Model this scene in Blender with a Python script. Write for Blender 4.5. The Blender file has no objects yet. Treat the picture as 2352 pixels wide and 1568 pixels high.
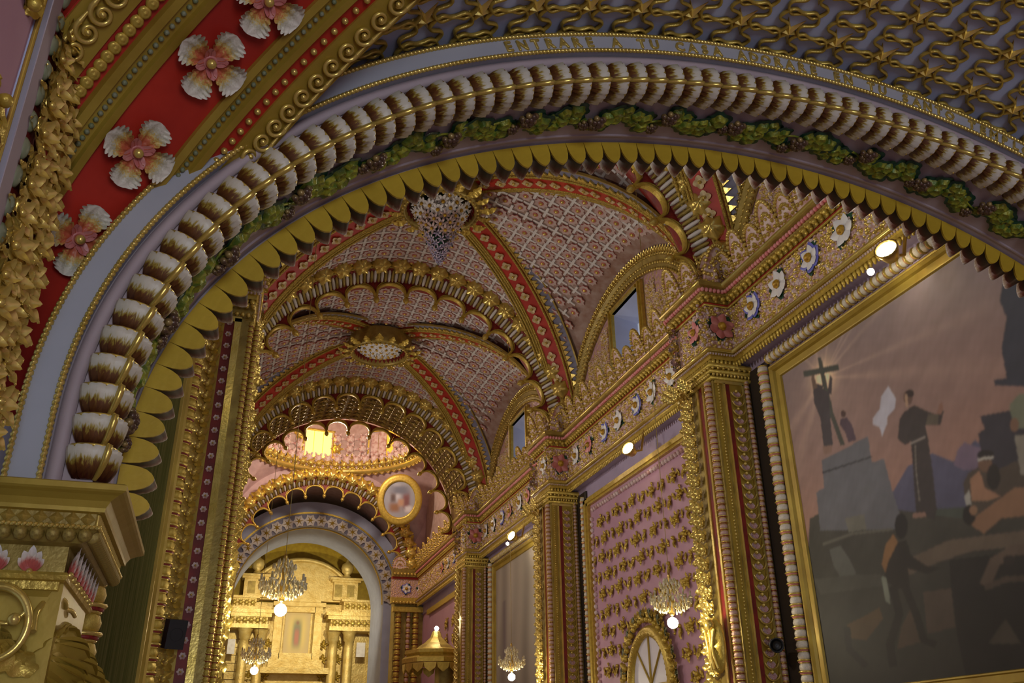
import bpy, math, random
import numpy as np
from mathutils import Matrix, Vector
random.seed(4); rng = np.random.default_rng(4)
sc = bpy.context.scene; col = sc.collection
PI = math.pi
# ------------------------------------------------------------------ camera (eye at origin, floor 1.6 m below)
FPX = 2035.1
_y, _p, _r = [math.radians(a) for a in (17.786, 25.498, -0.664)]
_fwd = np.array([math.sin(_y)*math.cos(_p), math.cos(_y)*math.cos(_p), math.sin(_p)])
_rt = np.array([math.cos(_y), -math.sin(_y), 0.0]); _up = np.cross(_rt, _fwd)
RT = math.cos(_r)*_rt + math.sin(_r)*_up; UP = -math.sin(_r)*_rt + math.cos(_r)*_up
CAMR = np.array([RT, -UP, _fwd])
cd = bpy.data.cameras.new('camera'); cam = bpy.data.objects.new('camera', cd); col.objects.link(cam)
cd.sensor_width = 36; cd.lens = FPX/2352*36; cd.clip_start = .05; cd.clip_end = 200
cam.matrix_world = Matrix(((RT[0], UP[0], -_fwd[0], 0), (RT[1], UP[1], -_fwd[1], 0), (RT[2], UP[2], -_fwd[2], 0), (0, 0, 0, 1)))
sc.camera = cam
# ------------------------------------------------------------------ world, daylight, exposure
w = bpy.data.worlds.new('world'); sc.world = w; w.use_nodes = True
w.node_tree.nodes['Background'].inputs[0].default_value = (.60, .68, .85, 1)
w.node_tree.nodes['Background'].inputs[1].default_value = .35
def area_light(name, loc, target, sx, sy, power, color):
    l = bpy.data.lights.new(name, 'AREA'); l.shape = 'RECTANGLE'; l.size = sx; l.size_y = sy; l.energy = power; l.color = color
    o = bpy.data.objects.new(name, l); col.objects.link(o); o.location = loc
    o.rotation_euler = (Vector(target)-Vector(loc)).to_track_quat('-Z', 'Y').to_euler(); return o
area_light('entrance_daylight', (1.6, -7.6, .2), (1.6, 3, 2.9), 2.6, 3.6, 250, (.88, .93, 1.0))
vs = sc.view_settings; vs.view_transform = 'Standard'; vs.look = 'None'; vs.gamma = 1; vs.use_curve_mapping = False
vs.exposure = 0.0
def spot_lamp(name, loc, target, power, angle, color, radius=.06, blend=.8):
    l = bpy.data.lights.new(name, 'SPOT'); l.energy = power; l.spot_size = math.radians(angle); l.spot_blend = blend; l.shadow_soft_size = radius; l.color = color
    o = bpy.data.objects.new(name, l); col.objects.link(o); o.location = loc
    o.rotation_euler = (Vector(target)-Vector(loc)).to_track_quat('-Z', 'Y').to_euler(); return o
def point_lamp(name, loc, power, color, radius=.1):
    l = bpy.data.lights.new(name, 'POINT'); l.energy = power; l.shadow_soft_size = radius; l.color = color
    o = bpy.data.objects.new(name, l); col.objects.link(o); o.location = loc; return o
# ------------------------------------------------------------------ the plan (metres, measured from the eye)
XC = 2.73            # nave axis
HW = 3.37            # axis to wall
ZF = -1.6            # floor
ZS = 5.66            # springing of the nave vault (top of the cornice)
RB = 3.27            # vault radius
TY = [9.4, 15.4, 21.4]     # transverse arches / pilasters
BAYS = [6.4, 12.4, 18.4]   # bay centres
CA, CB, CZ = 3.2, 2.2, 1.1 # choir arch: half width, rise, springing
CY0, CY1 = 3.2, 3.74       # choir arch: near face, far edge
def ray(x, y):
    return CAMR.T @ np.array([(x-1176)/FPX, (y-784)/FPX, 1.0])
def at_x(x, y, X): d = ray(x, y); return d*X/d[0]
def at_y(x, y, Y): d = ray(x, y); return d*Y/d[1]
def proj(p):
    q = CAMR @ np.asarray(p, float); return (FPX*q[0]/q[2]+1176, FPX*q[1]/q[2]+784) if q[2] > .05 else (-9e9, -9e9)
def in_frame(p, m=80):
    x, y = proj(p); return -m < x < 2352+m and -m < y < 1568+m
def through_arch(p, k=1.12):
    # can the photo see this nave point through the choir arch (with a margin)?
    if p[1] < CY1: return True
    t = CY1/p[1]; x = p[0]*t; z = p[2]*t
    return z < CZ and x > -.75 or ((x-XC)/(CA*k))**2+((z-CZ)/(CB*k))**2 < 1
# ------------------------------------------------------------------ mesh helpers
class G:
    def __init__(s): s.v = []; s.f = []; s.n = 0
    def add(s, v, f, m=0, sm=True):
        v = np.asarray(v, float).reshape(-1, 3); f = np.asarray(f, int)
        if f.ndim == 1: f = f[None, :]
        s.v.append(v); s.f.append((f+s.n, m, sm)); s.n += len(v); return s
    def put(s, g, M=None, mm=None):
        V = g.verts()
        if M is not None: M = np.asarray(M, float); V = V @ M[:3, :3].T + M[:3, 3]
        for f, m, sm in g.f: s.f.append((f+s.n, m if mm is None else mm, sm))
        s.v.append(V); s.n += len(V); return s
    def many(s, g, Ms, mm=None):
        Ms = np.asarray(Ms, float)
        if len(Ms) == 0: return s
        V = g.verts(); K = len(Ms); n = len(V)
        A = np.einsum('kij,nj->kni', Ms[:, :3, :3], V) + Ms[:, None, :3, 3]
        off = s.n + np.arange(K)*n
        for f, m, sm in g.f:
            s.f.append(((f[None]+off[:, None, None]).reshape(-1, f.shape[1]), m if mm is None else mm, sm))
        s.v.append(A.reshape(-1, 3)); s.n += K*n; return s
    def verts(s): return np.concatenate(s.v) if s.v else np.zeros((0, 3))
REG = {}
def mesh(name, g, mats):
    me = bpy.data.meshes.new(name); V = g.verts(); me.vertices.add(len(V)); me.vertices.foreach_set('co', V.ravel())
    lv, ls, lt, mi, sm = [], [], [], [], []; start = 0
    for f, m, s in g.f:
        k = f.shape[1]; n = len(f); lv.append(f.ravel()); ls.append(start+np.arange(n)*k); lt.append(np.full(n, k)); start += n*k
        mi.append(np.full(n, m)); sm.append(np.full(n, s))
    lv = np.concatenate(lv); ls = np.concatenate(ls); mi = np.concatenate(mi); sm = np.concatenate(sm)
    me.loops.add(len(lv)); me.loops.foreach_set('vertex_index', lv.astype(np.int32))
    me.polygons.add(len(ls)); me.polygons.foreach_set('loop_start', ls.astype(np.int32))
    me.polygons.foreach_set('material_index', mi.astype(np.int32)); me.polygons.foreach_set('use_smooth', sm.astype(bool))
    if not isinstance(mats, (list, tuple)): mats = [mats]
    for m in mats: me.materials.append(m)
    me.update(calc_edges=True); me.validate(); REG[me.name] = (g, mats); return me
I4 = np.eye(4)
WM = {}
def _M(M): return Matrix([list(map(float, r)) for r in np.asarray(M)])
def ob(name, data, parent=None, M=None, label=None, cat=None, group=None, kind=None):
    o = bpy.data.objects.new(name, data); col.objects.link(o); W = _M(I4 if M is None else M); WM[o] = W
    if parent is not None: o.parent = parent; o.matrix_basis = WM[parent].inverted() @ W
    else: o.matrix_basis = W
    if label: o['label'] = label
    if cat: o['category'] = cat
    if group: o['group'] = group
    if kind: o['kind'] = kind
    return o
def T(x, y, z): M = np.eye(4); M[:3, 3] = (x, y, z); return M
def S(a, b=None, c=None): M = np.eye(4); M[0, 0] = a; M[1, 1] = a if b is None else b; M[2, 2] = a if c is None else c; return M
def RX(a): M = np.eye(4); c, s = math.cos(a), math.sin(a); M[1, 1] = c; M[1, 2] = -s; M[2, 1] = s; M[2, 2] = c; return M
def RY(a): M = np.eye(4); c, s = math.cos(a), math.sin(a); M[0, 0] = c; M[0, 2] = s; M[2, 0] = -s; M[2, 2] = c; return M
def RZ(a): M = np.eye(4); c, s = math.cos(a), math.sin(a); M[0, 0] = c; M[0, 1] = -s; M[1, 0] = s; M[1, 1] = c; return M
def unit(v): v = np.asarray(v, float); return v/max(1e-9, np.linalg.norm(v))
def fr(o, x, z, s=1.0):
    # frame: local x along x, local z along z (made orthogonal)
    z = unit(z); x = np.asarray(x, float); x = unit(x - z*np.dot(x, z)); y = np.cross(z, x)
    M = np.eye(4); M[:3, 0] = x*s; M[:3, 1] = y*s; M[:3, 2] = z*s; M[:3, 3] = o; return M
def thing(name, loc, label, cat, group=None): return ob(name, None, None, T(*loc), label, cat, group)
def parts(name, me, parent, Ms, cap=300, fewest=True):
    # alike pieces: each its own object; past the cap the farthest are joined
    Ms = list(Ms)
    if len(Ms) > cap:
        Ms.sort(key=lambda m: float(np.linalg.norm(np.asarray(m)[:3, 3]) + (0 if in_frame(np.asarray(m)[:3, 3], 20) else 1e4)))
        g = G().many(REG[me.name][0], Ms[cap:]); ob(name+'_field', mesh(name+'_field', g, REG[me.name][1]), parent, kind='stuff'); Ms = Ms[:cap]
    return [ob(name, me, parent, M) for M in Ms]
def part(name, g, mats, parent, kind=None, label=None): return ob(name, mesh(name, g, mats), parent, kind=kind, label=label)
def struct(name, g, mats, label=None): return ob(name, mesh(name, g, mats), None, kind='structure', label=label)
# ---- primitives
def grid(P, m=0, sm=True, flip=False, cu=False, cv=False):
    P = np.asarray(P, float); a, b = P.shape[:2]; I = np.arange(a*b).reshape(a, b)
    if cu: I = np.vstack([I, I[:1]])
    if cv: I = np.hstack([I, I[:, :1]])
    q = np.stack([I[:-1, :-1], I[1:, :-1], I[1:, 1:], I[:-1, 1:]], -1).reshape(-1, 4)
    if flip: q = q[:, ::-1]
    return G().add(P.reshape(-1, 3), q, m, sm)
def box(x0, x1, y0, y1, z0, z1, m=0):
    v = [(x, y, z) for x in (x0, x1) for y in (y0, y1) for z in (z0, z1)]
    return G().add(v, [(0, 1, 3, 2), (4, 6, 7, 5), (0, 4, 5, 1), (2, 3, 7, 6), (0, 2, 6, 4), (1, 5, 7, 3)], m, False)
def sph(r=1.0, nu=8, nv=5, m=0, half=False, sz=1.0):
    th = np.linspace(0, PI/2 if half else PI, nv+1); ph = np.arange(nu)*2*PI/nu
    P = np.stack([np.outer(np.sin(th), np.cos(ph)), np.outer(np.sin(th), np.sin(ph)), np.outer(np.cos(th), np.ones(nu))*sz], -1)*r
    return grid(P, m, True, False, cv=True)
def lathe(prof, n=12, m=0, sm=True):
    p = np.asarray(prof, float); ph = np.arange(n)*2*PI/n
    P = np.stack([np.outer(p[:, 0], np.cos(ph)), np.outer(p[:, 0], np.sin(ph)), np.outer(p[:, 1], np.ones(n))], -1)
    return grid(P, m, sm, True, cv=True)
def tube(P, r, n=6, m=0, closed=False, sm=True, cap=True):
    P = np.asarray(P, float); K = len(P); r = np.broadcast_to(np.asarray(r, float), (K,))
    t = np.roll(P, -1, 0)-np.roll(P, 1, 0)
    if not closed: t[0] = P[1]-P[0]; t[-1] = P[-1]-P[-2]
    t /= np.maximum(1e-9, np.linalg.norm(t, axis=1))[:, None]
    N = np.zeros_like(P); ref = np.array([0, 0, 1.0]) if abs(t[0][2]) < .9 else np.array([1.0, 0, 0])
    a = unit(np.cross(t[0], ref))
    for i in range(K):
        a = unit(a - t[i]*np.dot(a, t[i])); N[i] = a
    B = np.cross(t, N); ph = np.arange(n)*2*PI/n
    V = P[:, None]+r[:, None, None]*(N[:, None]*np.cos(ph)[None, :, None]+B[:, None]*np.sin(ph)[None, :, None])
    g = grid(V, m, sm, False, cu=closed, cv=True)
    if cap and not closed:
        g.add(V[0], np.arange(n)[::-1] if False else np.arange(n), m, False); g.add(V[-1], np.arange(n)[::-1], m, False)
    return g
def sweep(P, N, B, prof, m=0, sm=False, closed=True, flip=False):
    P, N, B, pr = [np.asarray(a, float) for a in (P, N, B, prof)]
    V = P[:, None]+N[:, None]*pr[None, :, 0:1]+B[:, None]*pr[None, :, 1:2]
    return grid(V, m, sm, flip, cv=closed)
def plate(pts, d, m=0, ms=None, sm=False, z0=0.0):
    # polygon outline in xy, thickness d in z
    p = np.asarray(pts, float); n = len(p); a = np.c_[p, np.full(n, z0+d)]; b = np.c_[p, np.full(n, z0)]
    g = G().add(a, np.arange(n), m, False); g.add(b, np.arange(n)[::-1], m if ms is None else ms, False)
    i = np.arange(n); j = (i+1) % n
    g.add(np.r_[b, a], np.stack([i, j, j+n, i+n], -1), m if ms is None else ms, sm); return g
def leaf(L=1.0, W=.3, lobes=4, bend=.25, cup=.12, nt=10, nw=4, m=0, depth=.22):
    # lobed acanthus leaf along +x, curling up in z
    t = np.linspace(0, 1, nt*2+1); wd = W*np.sin(PI*np.clip(t*.92+.08, 0, 1))**.7*(1-depth+depth*np.abs(np.cos(lobes*PI*t))**.6)
    u = np.linspace(-1, 1, nw*2+1)
    X = L*t[:, None]*np.ones_like(u); Y = wd[:, None]*u; Z = bend*L*(t[:, None]**2)*np.ones_like(u)+cup*L*(np.abs(u)**1.5)*np.sin(PI*t[:, None])-.04*L*np.abs(np.cos(lobes*PI*t))[:, None]*np.abs(u)
    return grid(np.stack([X, Y, Z], -1), m, True)
def ell(A, B, th): return np.stack([A*np.cos(th), B*np.sin(th)], -1)
def arc_eq(A, B, pitch=None, n=None, t0=0.0, t1=PI):
    # equal arc-length angles along an ellipse
    th = np.linspace(t0, t1, 2000); p = ell(A, B, th); s = np.r_[0, np.cumsum(np.linalg.norm(np.diff(p, axis=0), axis=1))]
    if n is None: n = max(1, int(round(s[-1]/pitch)))
    q = (np.arange(n)+.5)*s[-1]/n; return np.interp(q, s, th), s[-1]/n
def ell_frame(A, B, th, off=0.0):
    # point (x,z), tangent, outward normal of the ellipse offset by off
    c, s = np.cos(th), np.sin(th); n = np.stack([c/A, s/B], -1); n /= np.linalg.norm(n, axis=-1, keepdims=True)
    p = np.stack([A*c, B*s], -1)+n*off; t = np.stack([-n[..., 1], n[..., 0]], -1); return p, t, n
# ------------------------------------------------------------------ materials
def srgb(c): return tuple(((v/255)/12.92 if v/255 <= .04045 else ((v/255+.055)/1.055)**2.4) for v in c)
def mat(name, c, rough=.55, metal=0.0, c2=None, nscale=6.0, nlo=.35, nhi=.65, bump=0.0, bscale=30.0, stretch=None, emit=None, spec=None, vor=None, rand=0.0):
    m = bpy.data.materials.new(name); m.use_nodes = True; nt = m.node_tree; N = nt.nodes; L = nt.links; b = N['Principled BSDF']
    b.inputs['Base Color'].default_value = (*c, 1); b.inputs['Roughness'].default_value = rough; b.inputs['Metallic'].default_value = metal
    if spec is not None: b.inputs['Specular IOR Level'].default_value = spec
    tc = N.new('ShaderNodeTexCoord'); src = tc.outputs['Object']
    if stretch:
        mp = N.new('ShaderNodeMapping'); mp.inputs['Scale'].default_value = stretch; L.new(src, mp.inputs[0]); src = mp.outputs[0]
    colout = None
    if c2 is not None:
        nz = N.new('ShaderNodeTexNoise'); nz.inputs['Scale'].default_value = nscale; nz.inputs['Detail'].default_value = 4; L.new(src, nz.inputs['Vector'])
        rp = N.new('ShaderNodeValToRGB'); rp.color_ramp.elements[0].position = nlo; rp.color_ramp.elements[1].position = nhi
        rp.color_ramp.elements[0].color = (*c, 1); rp.color_ramp.elements[1].color = (*c2, 1); L.new(nz.outputs[0], rp.inputs[0]); colout = rp.outputs[0]
    if vor:  # (scale, bead colour): little raised beads
        vo = N.new('ShaderNodeTexVoronoi'); vo.inputs['Scale'].default_value = vor[0]; L.new(tc.outputs['Object'], vo.inputs['Vector'])
        r2 = N.new('ShaderNodeValToRGB'); r2.color_ramp.elements[0].position = .28; r2.color_ramp.elements[1].position = .42
        r2.color_ramp.elements[0].color = (*vor[1], 1); r2.color_ramp.elements[1].color = (*c, 1); L.new(vo.outputs['Distance'], r2.inputs[0])
        if colout is not None:
            mx = N.new('ShaderNodeMix'); mx.data_type = 'RGBA'; L.new(r2.outputs[0], mx.inputs[6]); L.new(colout, mx.inputs[7]); mx.inputs[0].default_value = .5; colout = mx.outputs[2]
        else: colout = r2.outputs[0]
        bp = N.new('ShaderNodeBump'); bp.invert = True; bp.inputs['Strength'].default_value = .9; bp.inputs['Distance'].default_value = .02
        L.new(vo.outputs['Distance'], bp.inputs['Height']); L.new(bp.outputs[0], b.inputs['Normal'])
    elif bump:
        nb = N.new('ShaderNodeTexNoise'); nb.inputs['Scale'].default_value = bscale; nb.inputs['Detail'].default_value = 3; L.new(src, nb.inputs['Vector'])
        bp = N.new('ShaderNodeBump'); bp.inputs['Strength'].default_value = bump; bp.inputs['Distance'].default_value = .02
        L.new(nb.outputs[0], bp.inputs['Height']); L.new(bp.outputs[0], b.inputs['Normal'])
    if rand:
        oi = N.new('ShaderNodeObjectInfo'); hs = N.new('ShaderNodeHueSaturation'); mr = N.new('ShaderNodeMapRange')
        mr.inputs['To Min'].default_value = 1-rand; mr.inputs['To Max'].default_value = 1+rand; L.new(oi.outputs['Random'], mr.inputs[0]); L.new(mr.outputs[0], hs.inputs['Value'])
        if colout is not None: L.new(colout, hs.inputs['Color'])
        else: hs.inputs['Color'].default_value = (*c, 1)
        colout = hs.outputs[0]
    if colout is not None: L.new(colout, b.inputs['Base Color'])
    if emit: b.inputs['Emission Color'].default_value = (*emit[0], 1); b.inputs['Emission Strength'].default_value = emit[1]
    return m
def streak(name, stops, axis='X', lo=-.5, hi=.5, rough=.45, nscale=18.0, amp=.35, stretch=(1, 8, 8), metal=0.0):
    # paint that fades along a local axis with brushed, jagged edges
    m = bpy.data.materials.new(name); m.use_nodes = True; nt = m.node_tree; N = nt.nodes; L = nt.links; b = N['Principled BSDF']; b.inputs['Roughness'].default_value = rough; b.inputs['Metallic'].default_value = metal
    tc = N.new('ShaderNodeTexCoord'); sp = N.new('ShaderNodeSeparateXYZ'); L.new(tc.outputs['Object'], sp.inputs[0])
    mr = N.new('ShaderNodeMapRange'); mr.inputs[1].default_value = lo; mr.inputs[2].default_value = hi; mr.clamp = False
    if axis == 'R':
        vm = N.new('ShaderNodeVectorMath'); vm.operation = 'LENGTH'; L.new(tc.outputs['Object'], vm.inputs[0]); L.new(vm.outputs['Value'], mr.inputs[0])
    else: L.new(sp.outputs[axis], mr.inputs[0])
    mp = N.new('ShaderNodeMapping'); mp.inputs['Scale'].default_value = stretch; L.new(tc.outputs['Object'], mp.inputs[0])
    oi = N.new('ShaderNodeObjectInfo'); sc_ = N.new('ShaderNodeMath'); sc_.operation = 'MULTIPLY'; sc_.inputs[1].default_value = 20; L.new(oi.outputs['Random'], sc_.inputs[0])
    nz = N.new('ShaderNodeTexNoise'); nz.noise_dimensions = '4D'; nz.inputs['Scale'].default_value = nscale; nz.inputs['Detail'].default_value = 3; L.new(mp.outputs[0], nz.inputs['Vector']); L.new(sc_.outputs[0], nz.inputs['W'])
    ma = N.new('ShaderNodeMath'); ma.operation = 'MULTIPLY_ADD'; ma.inputs[1].default_value = amp*2; L.new(nz.outputs[0], ma.inputs[0]); L.new(mr.outputs[0], ma.inputs[2])
    sb = N.new('ShaderNodeMath'); sb.operation = 'SUBTRACT'; sb.inputs[1].default_value = amp; L.new(ma.outputs[0], sb.inputs[0])
    rp = N.new('ShaderNodeValToRGB'); cr = rp.color_ramp
    for i, (p, c) in enumerate(stops):
        e = cr.elements[i] if i < 2 else cr.elements.new(p)
        e.position = p; e.color = (*c, 1)
    L.new(sb.outputs[0], rp.inputs[0]); L.new(rp.outputs[0], b.inputs['Base Color']); return m
GC = (.66, .49, .09); GD = (.42, .28, .045)
gold = mat('gilding', GC, .36, .45, GD, 16, .35, .8, .25, 45)
rope_gold = mat('gilt_rope_moulding', (.62, .45, .08), .36, .45, (.30, .19, .03), 60, .4, .6, .8, 70)
gold_hi = mat('polished_gilding', (.80, .62, .18), .25, .6, (.60, .44, .09), 5, .3, .7, .1, 30)
gold_old = mat('aged_gilding', (.44, .33, .075), .42, .35, (.25, .17, .035), 6, .3, .7, .18, 30)
gold_paint = mat('gold_paint', (.46, .33, .045), .45, .3, (.34, .22, .025), 4, .3, .7, .08, 20)
ochre = mat('yellow_ochre_paint', (.62, .43, .03), .5, .12, (.48, .31, .02), 7, .35, .7, .1, 25, rand=.08)
white = mat('white_plaster', (.78, .78, .84), .55, 0, (.68, .68, .74), 3, .35, .7, .05, 12)
cream = mat('cream_paint', (.74, .70, .62), .45, 0, (.55, .48, .36), 14, .4, .7, .1, 40)
bandgrey = mat('pale_blue_grey_board', (.44, .46, .52), .5, 0, (.39, .41, .47), 3, .35, .7, .04, 12)
lav = mat('lavender_plaster', (.48, .40, .43), .6, 0, (.40, .33, .36), 2.5, .35, .7, .06, 14)
greyblue = mat('grey_blue_plaster', (.50, .57, .80), .6, 0, (.43, .49, .70), 3, .35, .7, .06, 16)
red = mat('vermilion_paint', (.50, .028, .012), .5, 0, (.36, .016, .008), 3, .35, .7, .08, 18)
dred = mat('dark_red_paint', (.28, .018, .012), .5, 0, (.16, .012, .01), 6)
pink = mat('rose_paint', (.54, .31, .41), .55, 0, (.48, .26, .36), 2, .35, .7, .05, 14)
palepink = mat('pale_pink_paint', (.58, .45, .42), .55, 0, (.46, .32, .29), 6)
rosewhite = mat('rosy_white_paint', (.74, .60, .58), .5, 0, (.52, .27, .25), 10, .42, .66)
offwhite = mat('off_white_paint', (.70, .68, .67), .5, 0, (.58, .54, .53), 8, .4, .7)
vaultbase = mat('vault_rose_plaster', (.28, .15, .11), .6, 0, (.40, .29, .25), 6, .35, .65)
dusty = mat('dusty_rose_paint', (.46, .24, .20), .45, .1, (.62, .44, .38), 18)
soffit_umber = mat('umber_and_gilt_relief', (.17, .085, .03), .5, .15, (.30, .19, .05), 7, .4, .65, .6, 14)
shadow_brown = mat('gap_shade_paint', (.035, .024, .016), .7)  # near-black colour for the shade in the gap by the pilasters
navy = mat('dark_blue_paint', (.10, .11, .17), .55)
bluegrey = mat('slate_blue_paint', (.20, .20, .30), .55)
green = mat('dark_green_paint', (.012, .09, .045), .4, 0, (.004, .03, .016), 20)
leafgreen = mat('vine_green_paint', (.36, .36, .03), .38, .15, (.10, .18, .02), 26, .38, .62, .3, 60, rand=.2)
greygreen = mat('sage_green_paint', (.15, .19, .09), .5, 0, (.24, .25, .16), 15)
grapem = mat('grape_paint', (.10, .055, .035), .3, .2, (.42, .30, .10), 30, .45, .7)
black = mat('black_plastic', (.012, .012, .013), .45)
bluepet = mat('blue_petal_paint', (.16, .17, .62), .4)
pinkpet = mat('pink_petal_paint', (.72, .20, .22), .4, 0, (.8, .38, .36), 16)
redpet = mat('rose_red_petal_paint', (.50, .13, .12), .4, 0, (.62, .25, .23), 12)
whitepet = mat('white_petal_paint', (.82, .82, .82), .4)
violet = mat('violet_petal_paint', (.24, .17, .32), .45, 0, (.5, .42, .5), 30)
yellowc = mat('flower_centre_paint', (.66, .42, .03), .4, .2, (.38, .18, .02), 40)
beads_pink = mat('pink_and_gold_beading', (.62, .40, .38), .42, .12, None, vor=(26, (.72, .46, .12)))
beads_gold = mat('gold_beading', (.42, .20, .10), .36, .45, None, vor=(30, (.78, .50, .10)))
beads_rose = mat('rose_and_gold_beading', (.60, .36, .38), .45, .1, None, vor=(14, (.66, .47, .18)))
stone = mat('floor_stone', (.50, .46, .42), .5, 0, (.58, .54, .50), 2)
lilac = mat('lilac_paint', (.46, .38, .54), .55, 0, (.40, .33, .48), 3)
beige = mat('beige_gilt_paint', (.62, .50, .30), .45, .15, (.50, .36, .16), 12)
plaster = mat('plain_plaster', (.45, .36, .34), .7)
brass = mat('brass', (.55, .38, .10), .28, .9)
crystal = mat('cut_crystal', (.80, .74, .54), .12, .12, (.55, .46, .24), 30, .4, .6)
pendrose = mat('pale_rose_plaster', (.72, .52, .53), .55, 0, (.62, .43, .44), 5)
bulb = mat('lamp_glow', (1, .95, .8), .5, emit=((1, .90, .66), 60))
flood_glow = mat('floodlight_glow', (1, .95, .85), .5, emit=((1, .93, .80), 90))
amber_glass = mat('sunlit_amber_glass', (1, .8, .1), .4, emit=((1, .72, .06), 5.5))
amber_dim = mat('amber_glass', (1, .6, .08), .4, emit=((1, .45, .03), .7))
sky_glass = mat('overcast_window_glass', (.25, .28, .36), .25, emit=((.60, .66, .80), .42))
pane_grey = mat('frosted_pane', (.62, .58, .60), .4, emit=((.6, .57, .6), .10))
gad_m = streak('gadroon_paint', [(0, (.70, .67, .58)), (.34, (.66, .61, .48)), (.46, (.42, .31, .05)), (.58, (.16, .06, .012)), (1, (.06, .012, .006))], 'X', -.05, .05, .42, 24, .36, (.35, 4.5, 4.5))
acan_m = streak('acanthus_paint', [(0, (.42, .05, .03)), (.34, (.52, .13, .05)), (.50, (.58, .42, .10)), (.64, (.52, .50, .38)), (.80, (.70, .66, .56))], 'R', .02, .215, .45, 40, .30, (3, 3, 3))
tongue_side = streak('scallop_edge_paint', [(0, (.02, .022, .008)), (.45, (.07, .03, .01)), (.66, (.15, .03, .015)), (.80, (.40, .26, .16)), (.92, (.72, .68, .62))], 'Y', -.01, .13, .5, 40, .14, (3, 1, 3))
palm_m = streak('palmette_paint', [(0, (.40, .05, .04)), (.35, (.55, .13, .10)), (.5, (.7, .6, .5)), (1, (.78, .76, .76))], 'R', .005, .085, .5, 30, .1)
olive_paint = mat('dim_oil_paint', (.055, .062, .018), .8, 0, (.13, .12, .045), 3.2, .3, .7, stretch=(1, 4.5, .35), spec=.0)
def vcol(name, rough=.5):
    m = bpy.data.materials.new(name); m.use_nodes = True; a = m.node_tree.nodes.new('ShaderNodeVertexColor'); a.layer_name = 'Col'; b = m.node_tree.nodes['Principled BSDF']
    nz = m.node_tree.nodes.new('ShaderNodeTexNoise'); nz.inputs['Scale'].default_value = 60; bp = m.node_tree.nodes.new('ShaderNodeBump'); bp.inputs['Strength'].default_value = .08
    m.node_tree.links.new(nz.outputs[0], bp.inputs['Height']); m.node_tree.links.new(bp.outputs[0], b.inputs['Normal'])
    m.node_tree.links.new(a.outputs[0], b.inputs['Base Color']); b.inputs['Roughness'].default_value = rough; return m
oil = vcol('oil_paint_canvas', .6)
# ------------------------------------------------------------------ the choir arch and the vault under the choir
def arch3(th, off, Y, A=CA, B=CB, z0=CZ):
    p, t, n = ell_frame(A, B, np.asarray(th, float), off); Y = np.broadcast_to(Y, p.shape[:-1])
    return np.stack([XC+p[..., 0], Y, z0+p[..., 1]], -1), np.stack([t[..., 0], 0*t[..., 0], t[..., 1]], -1), np.stack([n[..., 0], 0*n[..., 0], n[..., 1]], -1)
STILT = .83
def ring(prof, th=np.linspace(0, PI, 97), m=0, sm=False, stilt=True, closed=True, A=CA, B=CB, z0=CZ, low=STILT):
    # prof rows: (offset outwards, Y); swept round the arch and down to the capital
    rows = []
    for o, Y in prof:
        P, _, _ = arch3(th, o, Y, A, B, z0)
        if stilt: a = P[0].copy(); a[2] = low; b = P[-1].copy(); b[2] = low; P = np.vstack([a, P, b])
        rows.append(P)
    return grid(np.stack(rows, 1), m, sm, False, cv=closed)
arch = thing('choir_arch', (XC, CY0, STILT), 'wide low choir arch with white lettered band, painted gadroons, grapevine and yellow scallops', 'arch')
part('arch_soffit', ring([(.55, CY0+.26), (.265, CY0+.26), (.265, CY0), (.0, CY0), (.0, CY1), (.55, CY1)]), lav, arch)
part('arch_moulding', ring([(.145, CY0-.02), (.115, CY0-.035), (.095, CY0-.015), (.095, CY0), (.145, CY0)], sm=True).put(ring([(.0, CY1-.02), (-.03, CY1-.015), (-.03, CY1+.0), (0, CY1+.0)])).put(ring([(.0, CY1-.10), (-.008, CY1-.095), (-.008, CY1-.085), (0, CY1-.08)])), lav, arch)
part('inscription_band', ring([(.155, CY0-.05), (.255, CY0-.05), (.255, CY0), (.155, CY0)]), bandgrey, arch)
part('spandrel', ring([(.0, CY1-.002), (.0, CY1+.08), (.9, CY1+.08), (.9, CY1-.002)], stilt=False), plaster, arch)
# twisted gold cords on both edges of the white band
def cord_mats(off, Y, pitch, r):
    th, dp = arc_eq(CA+off, CB+off, pitch); P, t, n = arch3(th, off, Y); out = []
    for i in range(len(th)):
        d = unit(t[i]*.8+n[i]*.6); out.append(fr(P[i], d, np.array([0, -1, 0])) @ S(r*1.7, r, r))
    for X in (XC-CA-off, XC+CA+off):
        for z in np.arange(STILT+.01, CZ, pitch): out.append(fr((X, Y, z), (.4, 0, 1), (0, -1, 0)) @ S(r*1.7, r, r))
    return out
for off in (.155, .258):
    part('gold_cord', G().many(sph(1, 6, 4), cord_mats(off, CY0-.055, .021, .0105)), gold_hi, arch, kind='stuff')
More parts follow.
